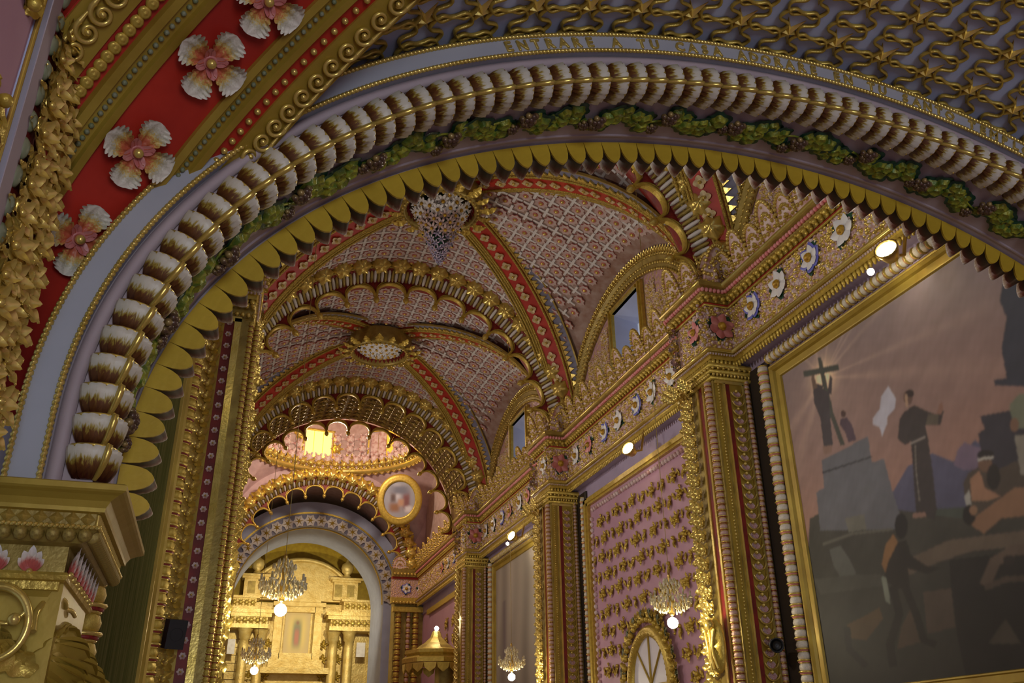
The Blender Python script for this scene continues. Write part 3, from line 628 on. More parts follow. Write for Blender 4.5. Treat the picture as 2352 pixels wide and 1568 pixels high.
# frieze panel of small beads
def bead_patch(w, h, n, sd):
    r_ = np.random.default_rng(sd); A, B = [], []
    for k in range(n):
        x, z = r_.uniform(-w/2, w/2), r_.uniform(-h/2, h/2)
        (A if r_.random() < .55 else B).append(T(x, z, 0) @ S(r_.uniform(.014, .030)))
    return G().many(sph(1, 6, 3, 0, True), A).many(sph(1, 6, 3, 1, True), B)
patch_me = [mesh('bead_work', bead_patch(.64, .62, 380, k), [gold_hi, rosewhite]) for k in range(3)]
def flower6(r=.15, n=6, mc=0, edge=None, wide=.42):
    g = G()
    for k in range(n):
        lf = leaf(r, r*wide, 1, .10, -.12, 5, 3, 0, .02)
        if edge:
            g.put(leaf(r*1.04, r*wide*1.12, 1, .08, -.12, 5, 3, 3, .02), RZ(k*2*PI/n) @ T(r*.12, 0, .004)); lf = leaf(r*.82, r*wide*.82, 1, .10, -.12, 5, 3, 0, .02)
        g.put(lf, RZ(k*2*PI/n) @ T(r*.12, 0, .012))
    g.put(sph(r*.30, 10, 5, 1, True), T(0, 0, .02)); g.put(lathe([(r*.36, .016), (r*.33, .035), (r*.27, .03)], 10, 1)); return g
lf2 = G()
for a in (.6, 2.5, 4.2): lf2.put(leaf(.20, .075, 2, .05, .1, 6, 2, 0, .15), RZ(a))
gleaf_me = mesh('green_leaves', lf2, [green])
FL = {'white': mesh('relief_flower', flower6(), [whitepet, yellowc]), 'blue': mesh('relief_flower', flower6(edge=1), [whitepet, yellowc, whitepet, bluepet]),
      'pink': mesh('relief_flower', flower6(.14, 5), [pinkpet, yellowc]), 'red': mesh('relief_flower', flower6(.155, 6), [redpet, yellowc])}
def frieze_flower(parent, kind, p, n, rot=0.0, s=1.0):
    M = fr(np.asarray(p)+np.asarray(n)*.035, np.cross([0, 0, 1.0], n), n) @ RZ(rot) @ S(s); f = ob('relief_flower', FL[kind], parent, M); ob('green_leaves', gleaf_me, f, M @ T(0, 0, -.02)); return f
for side, nm in ((1, 'right'), (-1, 'left')):
    ent = thing('entablature', (XC+side*3.2, 12, 4.6), 'gilded cornice with beadwork and flower frieze along the %s nave wall' % nm, 'cornice')
    part('cornice_slab', moulding(side, [(-.20, 5.66), (.16, 5.66), (.16, 5.60), (.12, 5.585), (.10, 5.52), (.05, 5.47), (.04, 5.42), (-.20, 5.42)]), gold_old, ent)
    for q, z, r_, mm in ((.145, 5.64, .038, gold_hi), (.02, 5.405, .018, red), (.03, 5.38, .016, gold)):
        part('rail', tube(run(side, q, z), r_, 8, sm=True), mm, ent)
    part('frieze', moulding(side, [(0, 5.42), (0, 4.74), (-.2, 4.74), (-.2, 5.42)]), beads_pink, ent)
    part('architrave', moulding(side, [(0, 4.76), (.075, 4.75), (.10, 4.725), (.10, 4.705), (.07, 4.695), (.07, 4.655), (.045, 4.64), (.045, 4.60), (-.2, 4.60), (-.2, 4.76)]), gold, ent)
    part('rail', tube(run(side, .085, 4.715), .03, 8), gold_hi, ent)
    part('soffit_strip', moulding(side, [(.0, 4.60), (-.2, 4.60), (-.2, 4.30), (-.16, 4.30), (-.16, 4.58)]), lilac, ent)
    vis = (lambda p: through_arch(p, 1.1) and in_frame(p, 60)) if side > 0 else (lambda p: through_arch(p, 1.02) and in_frame(p, 60) and p[1] < 11)
    W_ = [(p, d) for p, d in walk(run(side, .125, 5.55), .062) if vis(p)]
    part('rose_bead_string', G().many(sph(.030, 7, 5), [T(*p) for p, d in W_]), pinkpet if side > 0 else gold, ent, kind='stuff')
    W_ = [(p, d) for p, d in walk(run(side, .07, 5.475), .10) if vis(p)]
    lump = sph(.042, 7, 4).put(sph(.024, 6, 4), T(.045, .01, .02)).put(sph(.024, 6, 4), T(-.02, -.01, -.045)).put(sph(.02, 6, 4), T(-.045, 0, .02))
    part('leaf_moulding', G().many(lump, [fr(p, d, (0, 0, 1)) for p, d in W_]), gold, ent, kind='stuff')
    W_ = [(p, d) for p, d in walk(run(side, .075, 4.66), .040) if vis(p)]
    part('bead_string', G().many(sph(.017, 6, 4), [T(*p) for p, d in W_]), palepink, ent, kind='stuff')
    W_ = [(p, d) for p, d in walk(run(side, .03, 4.57), .062) if vis(p)]
    dr = lathe([(0, .03), (.022, .028), (.028, .0), (.018, -.028), (.012, -.034), (.016, -.046), (0, -.058)], 7)
    part('drop_fringe', G().many(dr, [T(*p) for p, d in W_]), gold, ent, kind='stuff')
    # beadwork on the frieze
    for k, (p, d) in enumerate(walk(run(side, 0, 5.08), .64)):
        if vis(p): ob('bead_work', patch_me[k % 3], ent, fr(p, d, facing(p, d, side)) @ S(np.clip(1, 0, 1), 1, 1), kind='stuff')
    # cresting
    for k, (p, d) in enumerate(walk(run(side, .03, 5.67), .36)):
        if vis(p): ob('bead_palmette', fan_me, ent, fr(p, np.cross([0, 0, 1], facing(p, d, side)), facing(p, d, side)+np.array([0, 0, -.25])) @ S(1.05, 1.35 if k % 2 else 1.05, 1.2))
    for t in TY:
        for j in (-1, 0, 1):
            p = np.array([XC+side*(FD-RS+.12), t+j*.36, 5.67]); n = np.array([-side, 0, 0])
            if vis(p): ob('bead_palmette', fan2_me, ent, fr(p, np.cross([0, 0, 1], n), n) @ S(1, 1.75 if j == 0 else 1.3, 1))
        p = np.array([XC+side*(FD-.14), t-PW-.06, 5.67]); n = np.array([0, -1.0, 0])
        if vis(p): ob('bead_palmette', fan2_me, ent, fr(p, np.cross([0, 0, 1], n), n) @ S(.9, 1.25, 1))
    if side > 0:
        seq = ['white', 'blue', 'white', 'blue']
        for k, y in enumerate((6.62, 7.22, 7.86, 8.44)): frieze_flower(ent, seq[k], (XC+FD, y, 5.14), (-1, 0, 0), .3*k, 1.08)
        for t, nx in ((TY[0], 1), (TY[1], 2)):
            for k, y in enumerate((1.29, 1.93, 2.48, 3.20, 3.79, 4.49, 5.13)):
                frieze_flower(ent, ['white', 'white', 'blue', 'white', 'blue', 'pink', 'white'][k] if nx == 1 else ['white', 'pink', 'white', 'pink', 'blue', 'white', 'white'][k], (XC+FD, t+y+.0, 5.11), (-1, 0, 0), .5*k, 1.05)
        for k, y in enumerate((23.0, 23.7, 24.4, 25.1)): frieze_flower(ent, ['white', 'blue', 'white', 'pink'][k], (XC+FD, y, 5.1), (-1, 0, 0), k, .95)
        for t in TY:
            frieze_flower(ent, 'red', (XC+FD-RS/2+.0, t-PW, 5.08), (0, -1, 0), .3, 1.1)
            frieze_flower(ent, 'pink' if t == TY[0] else 'white', (XC+FD-RS, t-.1, 5.12), (-1, 0, 0), .2, 1.0)
# ------------------------------------------------------------------ pilasters
spool = lathe([(0, .5), (.55, .5), (.62, .42), (.62, .34), (.9, .30), (1, .15), (1, -.15), (.9, -.30), (.62, -.34), (.62, -.42), (.55, -.5), (0, -.5)], 10)
ring2 = lathe([(.75, .10), (1.08, .07), (1.16, 0), (1.08, -.07), (.75, -.10)], 10)
def spindle(m0, m1, m2):
    g = G().put(lathe([(.6, .5), (.85, .36), (.98, .12), (.9, -.12), (.66, -.22)], 10, 0)); g.put(ring2, T(0, 0, -.28), 1); g.put(lathe([(.66, -.30), (.98, -.36), (.98, -.46), (.6, -.5)], 10, 2)); g.put(ring2, T(0, 0, .48) @ S(.8, .8, .6), 1); return mesh('turned_spindle', g, [m0, m1, m2])
spin_wr = spindle(cream, gold_hi, redpet); spin_rg = spindle(dusty, gold_hi, dred); spin_g = spindle(gold, gold_hi, dred)
shell = G()
for k in range(-3, 4): shell.put(leaf(.085-.006*abs(k), .013, 1, .25, .15, 5, 2, 0, .05), RZ(-PI/2+k*.30))
shell.put(tube(np.array([(.075*math.cos(a), -.075*math.sin(a)-.005, .03) for a in np.linspace(.25, PI-.25, 12)]), .010, 5, 1)); shell.put(sph(.022, 8, 5, 1), T(0, 0, .015))
shell_me = mesh('shell_drop', shell, [rosewhite, gold_hi])
lfg = G()
for k in range(3): lfg.put(leaf(.13, .04, 3, .35, .2, 6, 2, 0, .4), RZ((k-1)*.8))
lfg.put(sph(.018, 7, 5), T(.01, 0, .02)); fringe_me = mesh('leaf_fringe', lfg, [gold_hi])
bead_me = mesh('gilt_bead', sph(.022, 7, 5), [gold_hi])
def pilaster(t, side, label):
    fx = lambda d: XC+side*d; pl = thing('pilaster', (fx(2.85), t, ZF), label, 'pilaster')
    D0, D1 = 2.78, HW; yn, yf = t-.42, t+.42; zt = 4.56; zb = ZF
    a, b = sorted((fx(D0), fx(D1))); part('shaft', box(a, b, yn, yf, zb, zt), gold_old, pl)
    hi = 1 if t == TY[0] else 0
    zlo = -.3 if t == TY[0] else .3
    # near return: red recess, gilt strips, shell drops, bead columns
    part('gap_shade_strip', box(*sorted((fx(3.30), fx(3.36))), yn-.45, yn-.004, zb, zt-.1), shadow_brown, pl)  # dark strip on the wall, painted shade of the gap beside the frame
    def strip(d0, d1, y0, y1, m): a, b = sorted((fx(d0), fx(d1))); part('gilt_strip' if m in (gold, gold_hi, gold_paint) else 'painted_panel', box(a, b, y0, y1, zb, zt-.28), m, pl)
    strip(2.94, 3.00, yn-.012, yn, dred); strip(3.00, 3.17, yn-.010, yn, gold_paint)
    strip(2.91, 2.935, yn-.03, yn, gold_hi); strip(3.175, 3.20, yn-.03, yn, gold_hi); strip(2.80, 2.88, yn-.008, yn, gold_paint)
    part('gilt_lintel', box(*sorted((fx(2.80), fx(3.22))), yn-.03, yn, zt-.29, zt-.25), gold_hi, pl)
    cp_ = G()
    for zz, rr in ((zt-.22, .05), (zt-.13, .06), (zt-.05, .07)):
        cp_.put(tube([(fx(D1), yn-.02, zz), (fx(D0-.02), yn-.02, zz), (fx(D0-.02), yf+.02, zz), (fx(D1), yf+.02, zz)], rr*.6, 6))
    part('capital_rolls', cp_, gold, pl)
    cps = G()
    for zz, pitch in ((zt-.18, .05), (zt-.09, .075)):
        for x in np.arange(0, D1-D0, pitch): cps.put(sph(.024, 6, 4), T(fx(D0+x), yn-.045, zz))
        for y in np.arange(yn, yf, pitch): cps.put(sph(.024, 6, 4), T(fx(D0-.045), y, zz))
    part('capital_beads', cps, gold_hi, pl, kind='stuff')
    pitch = .118
    zz = np.arange(zlo, zt-.30, pitch); vis = lambda M: in_frame(M[:3, 3], 60)
    parts('shell_drop', shell_me, pl, [m for m in (fr((fx(3.08), yn-.014, z), (side, 0, 0), (0, -1, 0)) @ S(1.15) for z in zz) if vis(m)])
    parts('turned_spindle', spin_rg, pl, [m for m in (T(fx(3.245), yn-.01, z) @ S(.040, .040, .065) for z in np.arange(zlo, zt-.2, .065)) if vis(m)])
    # front face columns
    parts('turned_spindle', spin_rg, pl, [m for m in (T(fx(D0-.02), t-.33, z) @ S(.052, .052, .075) for z in np.arange(zlo, zt-.24, .075)) if vis(m)])
    g = G().many(sph(.016, 6, 4), [T(fx(2.845), yn-.014, z) for z in np.arange(zlo, zt-.28, .04)]); part('bead_string', g, gold_hi, pl, kind='stuff')
    for y in (t-.20, t-.06): part('gilt_strip', box(*sorted((fx(D0), fx(D0-.03))), y-.02, y+.02, zb, zt-.25), gold_hi, pl)
    part('painted_panel', box(*sorted((fx(D0), fx(D0-.012))), t-.18, t-.08, zb, zt-.25), dred, pl)
    parts('leaf_fringe', fringe_me, pl, [m for k, m in enumerate(fr((fx(D0-.03), t+.12+.10*(k % 2), z), (0, .6 if k % 2 else .2, .8), (-side, -.2, 0)) @ S(1.15) for k, z in enumerate(np.arange(zlo, zt-.2, .085))) if vis(m)])
    return pl
pilaster(TY[0], 1, 'gilded pilaster with shell drops and bead columns beside the big friar painting')
pilaster(TY[1], 1, 'second gilded pilaster along the right wall, between the rose panel and the far painting')
pilaster(TY[2], 1, 'farthest gilded pilaster on the right wall, beside the pulpit canopy')
# left pilaster: stacked ornaments seen at a glancing angle
def left_pilaster(t, label):
    side = -1; fx = lambda d: XC-d; pl = thing('pilaster', (fx(2.85), t, ZF), label, 'pilaster'); D0, D1 = 2.78, HW; yn, yf = t-.42, t+.42; zt = 4.56
    part('shaft', box(fx(D1), fx(D0), yn, yf, ZF, zt), gold_old, pl)
    zz = np.arange(-.9, zt-.2, .135); vis = lambda M: in_frame(M[:3, 3], 60)
    part('painted_panel', box(fx(3.27), fx(2.97), yn-.012, yn, ZF, zt-.25), dred, pl)
    part('gilt_strip', box(fx(3.23), fx(3.07), yn-.02, yn, ZF, zt-.25), gold_paint, pl)
    part('gilt_strip', box(fx(2.97), fx(2.90), yn-.045, yn, ZF, zt-.22), gold_hi, pl)
    part('gilt_lintel', box(fx(3.3), fx(2.90), yn-.045, yn, zt-.26, zt-.20), gold_hi, pl)
    parts('leaf_boss', lboss_me, pl, [m for m in (fr((fx(3.16), yn-.03, z), (1, 0, .2), (0, -1, 0)) @ S(1.25) for z in zz) if vis(m)])
    parts('rosette', ros_s, pl, [m for m in (fr((fx(3.02), yn-.012, z), (1, 0, 0), (0, -1, 0)) for z in zz+.06) if vis(m)])
    parts('turned_spindle', spin_g, pl, [m for m in (T(fx(2.80), yn+.02, z) @ S(.032, .032, .062) for z in np.arange(-.9, zt-.2, .062)) if vis(m)])
    parts('turned_spindle', spin_g, pl, [m for m in (T(fx(2.735), yn+.10, z) @ S(.030, .030, .062) for z in np.arange(-.9, zt-.2, .062)) if vis(m)])
    part('painted_panel', box(fx(2.78), fx(2.765), yn+.16, t+.1, ZF, zt-.2), dred, pl)
    parts('leaf_fringe', fringe_me, pl, [m for k, m in enumerate(fr((fx(2.745), t-.05+.26*(k % 2), z), (.3, .3 if k % 2 else -.3, .8), (1, -.4, 0)) @ S(1.3+.35*math.sin(k*2.3)) for k, z in enumerate(np.arange(-.9, zt-.1, .07))) if vis(m)])
    cps = G()
    for zq, r_ in ((zt-.17, .028), (zt-.06, .034)):
        for x in np.arange(0, .62, r_*2.1): cps.put(sph(r_, 6, 4), T(fx(D1-x), yn-.05, zq))
    part('capital_beads', cps, gold_hi, pl, kind='stuff')
lb = G()
for k in range(4): lb.put(leaf(.085, .03, 2, .5, .2, 5, 2, 0, .3), RZ(k*PI/2+.4))
lb.put(sph(.026, 8, 5), T(0, 0, .02)); lb.put(sph(.018, 7, 4), T(-.05, .02, .01)); lboss_me = mesh('leaf_boss', lb, [gold_hi])
rs = G()
for k in range(6): rs.put(leaf(.034, .014, 1, .3, .1, 4, 2, 0, .05), RZ(k*PI/3))
rs.put(sph(.011, 7, 4, 1), T(0, 0, .012)); ros_s = mesh('rosette', rs, [rosewhite, gold_hi])
left_pilaster(TY[0], 'gilded pilaster with red rosette strip and gold leaf edge on the left of the nave')
left_pilaster(TY[1], 'second pilaster on the left of the nave, mostly hidden behind the first')
# ------------------------------------------------------------------ paintings
def lin(c): return np.array(srgb(c))
def raster(pts, Y, Z, X):
    # polygon given in photo pixels, laid on the canvas plane; returns mask over the canvas grid
    q = np.array([at_x(x+(260 if x >= 2352 else 0), y, X)[1:] for x, y in pts]); ins = np.zeros(Y.shape, bool); n = len(q)
    for i in range(n):
        (ya, za), (yb, zb) = q[i], q[(i+1) % n]
        c = ((za > Z) != (zb > Z)); ins ^= c & (Y < (yb-ya)*(Z-za)/(zb-za+1e-12)+ya)
    return ins
def stroke(pts, wpx):
    p = np.array(pts, float); d = np.gradient(p, axis=0); d /= np.linalg.norm(d, axis=1)[:, None]; nn = np.stack([-d[:, 1], d[:, 0]], -1)*wpx/2
    return [tuple(a) for a in np.vstack([p+nn, (p-nn)[::-1]])]
def disc(cx, cy, a, b): return [(cx+a*math.cos(t), cy+b*math.sin(t)) for t in np.linspace(0, 2*PI, 20)[:-1]]
KALB = 1.95
def canvas(name, X, y0, y1, z0, z1, nu, nv, paint, parent, flip):
    yy = np.linspace(y0, y1, nu); zz = np.linspace(z0, z1, nv); Y, Z = np.meshgrid(yy, zz, indexing='ij'); C = paint(Y, Z)
    P = np.stack([np.full(Y.shape, X), Y, Z], -1); me = mesh(name, grid(P, 0, False, flip), oil)
    ca = me.color_attributes.new('Col', 'FLOAT_COLOR', 'POINT'); A = np.ones((nu*nv, 4)); A[:, :3] = np.clip(C.reshape(-1, 3)*KALB, 0, .9); ca.data.foreach_set('color', A.ravel().astype(np.float32))
    return ob('canvas', me, parent)
PX = 6.07; PY0, PY1, PZ0, PZ1 = 3.95, 8.33, .64, 4.17
def noise2(Y, Z, s, sd):
    r_ = np.random.default_rng(sd); o = np.zeros(Y.shape)
    for k in range(6): a, b, c = r_.normal(0, s, 2).tolist()+[r_.uniform(0, 6)]; o += np.sin(a*Y+b*Z+c)
    return o/6
def paint_big(Y, Z):
    v = (Z-PZ0)/(PZ1-PZ0); u = (PY1-Y)/(PY1-PY0)
    top, mid, low = lin((104, 90, 92)), lin((122, 94, 86)), lin((142, 98, 74))
    k = np.clip((v-.30)/.7, 0, 1)[..., None]; C = low*(1-np.clip(k*2, 0, 1))+mid*np.clip(k*2, 0, 1); C = C*(1-np.clip(k*2-1, 0, 1))+top*np.clip(k*2-1, 0, 1)
    C = C*(1+.07*noise2(Y, Z, 3, 1)[..., None])
    def fill(pts, c, var=.10, sd=3): m = raster(pts, Y, Z, PX); C[m] = lin(c)*(1+var*noise2(Y, Z, 6, sd)[m][:, None])
    cg = at_x(1890, 868, PX); d = np.hypot(Y-cg[1], (Z-cg[2])); ang = np.arctan2(Z-cg[2], cg[1]-Y)
    rays = np.zeros(Y.shape)
    for a0, wd in ((.62, .035), (.50, .03), (.30, .04), (-.12, .03), (-.35, .05), (1.1, .05), (2.2, .06), (3.6, .1), (-2.3, .1), (1.7, .05)): rays += np.exp(-((np.angle(np.exp(1j*(ang-a0))))/wd)**2)
    C += (lin((120, 100, 80))*.55)*(np.clip(rays, 0, 1)*np.exp(-d/1.6)*.8)[..., None]+lin((225, 190, 120))*(np.exp(-(d/.17)**2)*.8)[..., None]+lin((150, 120, 95))*(.35*np.exp(-d/.6))[..., None]
    # distance, pyramids, roofs
    fill([(2050, 1130), (2085, 1070), (2140, 1040), (2190, 1060), (2240, 1010), (2300, 1060), (2352, 1040), (2352, 1200), (2050, 1210)], (70, 70, 95))
    fill([(2190, 1068), (2200, 1032), (2215, 1015), (2232, 1022), (2256, 1030), (2256, 1075), (2215, 1080)], (98, 82, 104))
    fill([(2060, 1185), (2120, 1170), (2200, 1165), (2352, 1130), (2352, 1230), (2060, 1230)], (62, 70, 62))
    fill([(1860, 1190), (1880, 1180), (2060, 1170), (2200, 1190), (2352, 1170), (2352, 1600), (1840, 1600)], (58, 57, 50), .22, 5)
    fill([(1887, 1057), (1993, 1002), (2003, 1062), (2030, 1053), (2052, 1135), (2068, 1185), (2066, 1215), (1884, 1218), (1875, 1130), (1893, 1120), (1890, 1085)], (84, 86, 93), .05)
    fill([(1888, 1083), (2003, 1046), (2003, 1050), (1889, 1088)], (52, 52, 58))
    fill([(2352, 620), (2305, 640), (2296, 690), (2312, 730), (2300, 800), (2312, 868), (2282, 872), (2285, 885), (2352, 897)], (46, 49, 62))
    fill([(2400, 880), (2250, 955), (2262, 985), (2246, 995), (2254, 1040), (2262, 1120), (2400, 1130)], (48, 46, 56))
    # cross, figures on the pyramid
    fill([(1845, 852), (1925, 836), (1928, 850), (1847, 866)], (60, 64, 58)); fill([(1877, 821), (1886, 820), (1897, 870), (1915, 950), (1941, 1020), (1931, 1024), (1905, 950), (1888, 880)], (62, 64, 58))
    fill([(1867, 892), (1878, 880), (1888, 884), (1892, 895), (1903, 903), (1907, 960), (1913, 1020), (1893, 1034), (1884, 960), (1870, 925)], (60, 54, 58)); fill([(1867, 895), (1863, 862), (1869, 860), (1878, 890)], (95, 75, 62)); fill([(1901, 905), (1906, 860), (1912, 868), (1910, 905)], (60, 54, 58))
    fill([(1889, 1025), (1912, 1022), (1910, 1040), (1892, 1043)], (120, 92, 78)); fill(disc(1937, 950, 6, 8), (70, 50, 45)); fill([(1930, 962), (1945, 958), (1957, 975), (1967, 1010), (1949, 1016), (1941, 992), (1929, 975)], (72, 56, 68))
    # white cloth, friar
    fill([(2040, 886), (2058, 915), (2055, 938), (2038, 957), (2038, 972), (2026, 1002), (2020, 980), (2006, 975), (2004, 962), (2021, 938), (2024, 910)], (150, 150, 164), .06)
    fill([(2077, 945), (2100, 930), (2130, 944), (2152, 952), (2158, 930), (2168, 945), (2160, 976), (2126, 977), (2132, 1010), (2142, 1080), (2152, 1170), (2146, 1192), (2104, 1180), (2098, 1090), (2092, 1014), (2078, 1022), (2062, 1008), (2066, 962)], (54, 48, 48), .12)
    fill([(2132, 950), (2156, 952), (2154, 975), (2126, 977)], (80, 72, 60)); fill([(2150, 950), (2158, 928), (2164, 922), (2166, 938), (2162, 952)], (120, 84, 68)); fill(disc(2086, 912, 11, 17), (92, 68, 58)); fill(disc(2090, 903, 10, 9), (50, 40, 40)); fill([(2078, 905), (2084, 905), (2086, 935), (2080, 935)], (150, 120, 92))
    fill(stroke([(2090, 1020), (2110, 1010), (2126, 1003)], 4), (120, 112, 104)); fill(stroke([(2102, 1020), (2104, 1080), (2112, 1150)], 2.5), (104, 98, 88)); fill([(2096, 1178), (2126, 1176), (2128, 1186), (2096, 1190)], (128, 96, 80))
    # foreground people
    fill([(2212, 1110), (2225, 1085), (2250, 1070), (2290, 1080), (2330, 1060), (2400, 1040), (2400, 1180), (2260, 1190), (2220, 1170)], (74, 64, 54), .25, 9); fill([(2228, 1100), (2250, 1080), (2262, 1120), (2300, 1140), (2270, 1150), (2232, 1150)], (140, 100, 70)); fill(disc(2262, 1064, 16, 20), (96, 70, 52)); fill(disc(2264, 1045, 20, 12), (36, 32, 34)); fill(stroke([(2246, 1056), (2262, 1052), (2282, 1050)], 6), (150, 148, 138)); fill(disc(2282, 1095, 16, 30), (40, 36, 34))
    fill([(2214, 1140), (2226, 1125), (2232, 1160), (2222, 1172)], (140, 140, 132)); fill([(2318, 930), (2340, 905), (2400, 890), (2400, 960), (2330, 985)], (96, 104, 84)); fill(disc(2330, 975, 10, 16), (110, 80, 60)); fill([(2330, 1000), (2400, 985), (2400, 1100), (2345, 1090)], (120, 116, 104))
    fill([(2222, 1200), (2330, 1120), (2400, 1100), (2400, 1150), (2300, 1190), (2260, 1225)], (128, 92, 62)); fill(disc(2226, 1182, 15, 24), (34, 30, 30)); fill(disc(2236, 1172, 9, 11), (130, 96, 66))
    fill([(2050, 1300), (2180, 1240), (2352, 1185), (2400, 1180), (2400, 1225), (2230, 1265), (2130, 1300), (2090, 1320)], (96, 82, 66), .15); fill([(2180, 1285), (2400, 1230), (2400, 1600), (2230, 1600), (2200, 1470), (2185, 1360)], (38, 36, 35), .2)
    fill(stroke([(2262, 1345), (2285, 1290), (2330, 1262), (2400, 1256)], 26), (92, 76, 62), .2); fill(disc(2318, 1286, 14, 12), (46, 40, 38)); fill(stroke([(2262, 1350), (2310, 1330), (2400, 1312)], 14), (78, 66, 54)); fill([(2270, 1478), (2310, 1420), (2345, 1478)], (78, 70, 58)); fill([(2120, 1360), (2185, 1350), (2195, 1440), (2130, 1455)], (84, 70, 58), .1); fill([(2070, 1440), (2100, 1380), (2130, 1470), (2060, 1490)], (84, 68, 52), .15)
    fill(disc(2070, 1208, 15, 30), (34, 31, 32)); fill([(2052, 1226), (2066, 1250), (2074, 1262), (2048, 1282), (2036, 1320), (2025, 1296), (2034, 1250)], (132, 92, 44)); fill([(2062, 1245), (2082, 1240), (2092, 1275), (2130, 1300), (2160, 1304), (2130, 1318), (2085, 1305), (2090, 1350), (2060, 1352), (2030, 1330), (2040, 1290)], (42, 38, 35)); fill([(2024, 1322), (2036, 1326), (2046, 1388), (2034, 1380)], (120, 128, 112))
    fill(stroke([(2050, 1345), (2066, 1410), (2044, 1480), (2052, 1530)], 20), (40, 37, 34)); fill(stroke([(2078, 1345), (2108, 1420), (2122, 1470), (2150, 1480)], 18), (40, 37, 34)); fill([(1905, 1262), (1930, 1252), (1952, 1285), (1966, 1315), (1960, 1345), (1936, 1342), (1925, 1315), (1915, 1300)], (80, 82, 76)); fill([(1870, 1330), (1960, 1320), (2025, 1318), (2025, 1345), (1885, 1365)], (68, 68, 60)); fill([(1945, 1435), (1990, 1412), (2020, 1395), (2028, 1420), (1990, 1470), (1950, 1465)], (92, 72, 46), .2); fill(stroke([(1945, 1440), (1950, 1490), (1990, 1530)], 16), (44, 42, 42))
    fill([(1940, 1190), (1985, 1180), (1990, 1215), (1950, 1222)], (92, 92, 82), .2); fill(stroke([(1890, 1250), (1960, 1225), (2050, 1215)], 6), (84, 82, 72))
    for _ in range(2): C[1:-1, 1:-1] = (C[1:-1, 1:-1]*2+C[:-2, 1:-1]+C[2:, 1:-1]+C[1:-1, :-2]+C[1:-1, 2:])/6
    C = C*(1+.10*noise2(Y, Z, 14, 21)+.06*noise2(Y, Z, 40, 22))[..., None]
    # lower canvas painted darker for the weaker light there, over its dark earth colours
    k = np.clip((v-.10)/.42, 0, 1)[..., None]; C = C*(.42+.58*k)
    C = np.clip(C, 0, 1); g_ = C.mean(-1, keepdims=True); return C*.78+g_*.22
def picture_frame(parent, X, side, y0, y1, z0, z1, spin, rows=True):
    # moulded inner frame with four mitred bars, then turned spindles
    def bar(a, b, c, d, m, nm):  # ring between two rectangles
        pass
    prof = [(0, .0), (.008, .025), (.02, .028), (.03, .014), (.095, .020), (.11, .05), (.135, .07), (.155, .055), (.17, .06), (.185, .05), (.19, 0)]
    c = [(y0, z0), (y1, z0), (y1, z1), (y0, z1)]; sgn = [(-1, -1), (1, -1), (1, 1), (-1, 1)]
    for k in range(4):
        (ya, za), (yb, zb) = c[k], c[(k+1) % 4]; sa, sb = sgn[k], sgn[(k+1) % 4]
        A = [(X-side*h, ya+sa[0]*o, za+sa[1]*o) for o, h in prof]; B = [(X-side*h, yb+sb[0]*o, zb+sb[1]*o) for o, h in prof]
        part('frame_bar', grid(np.array([A, B]), 0, False), gold_paint, parent)
    o = .275; Ms = []
    for y in (y0-o, y1+o): Ms += [T(X-side*.06, y, z) @ S(.075, .075, .115) for z in np.arange(z0-.1, z1+.2, .115)]
    for z in (z1+o,): Ms += [T(X-side*.05, y, z) @ RX(PI/2) @ S(.06, .06, .10) for y in np.arange(y0-.1, y1+.15, .10)]
    for M in Ms:
        if in_frame(M[:3, 3], 60) and through_arch(M[:3, 3], 1.05): ob('turned_spindle', spin, parent, M)
pt = thing('painting', (PX, 6.1, PZ0), 'huge framed mission painting with a friar, raised cross and pyramids at the right', 'painting')
canvas('canvas', PX, PY0, PY1, PZ0, PZ1, 440, 350, paint_big, pt, True)
picture_frame(pt, PX, 1, PY0, PY1, PZ0, PZ1, spin_wr)
pt2 = thing('painting', (PX, 18, .3), 'narrow-looking grey framed painting on the right wall beyond the rose panel', 'painting')
def paint_far(Y, Z):
    u = (20.4-Y)/(20.4-16.4); v = (Z-.6)/(4.1-.6); C = np.ones(Y.shape+(3,))*lin((124, 116, 104)); st_ = np.sin(u*31+np.sin(v*5))+np.sin(u*17+2)
    C *= (1+.13*st_[..., None]); C = C*(.72+.28*np.clip(v*1.3, 0, 1))[..., None]+lin((96, 100, 92))*(.5*np.exp(-((u-.8)/.12)**2-((v-.72)/.2)**2))[..., None]
    k = np.exp(-((u-.17)/.03)**2)*((v > .35) & (v < .78)); C = C*(1-.55*k[..., None])+lin((86, 70, 84))*(.4*k)[..., None]
    k = np.exp(-((u-.62)/.16)**2-((v-.02)/.16)**2); C = C*(1-.6*k[..., None]); k = np.exp(-((u-.2)/.2)**2-((v-.2)/.1)**2); C = C*(1-.35*k[..., None]); return np.clip(C, 0, 1)
canvas('canvas', PX, 16.45, 20.35, .6, 4.12, 60, 80, paint_far, pt2, True); picture_frame(pt2, PX, 1, 16.45, 20.35, .6, 4.12, spin_wr)
pt3 = thing('painting', (XL+.03, 6, .3), 'dark olive framed painting on the left wall seen almost edge-on', 'painting')
part('canvas', grid(np.array([[(XL+.03, y, z) for z in np.linspace(-1.2, 4.15, 30)] for y in np.linspace(4.5, 8.33, 40)])), olive_paint, pt3)
picture_frame(pt3, XL+.03, -1, 4.5, 8.33, -1.2, 4.15, spin_g)
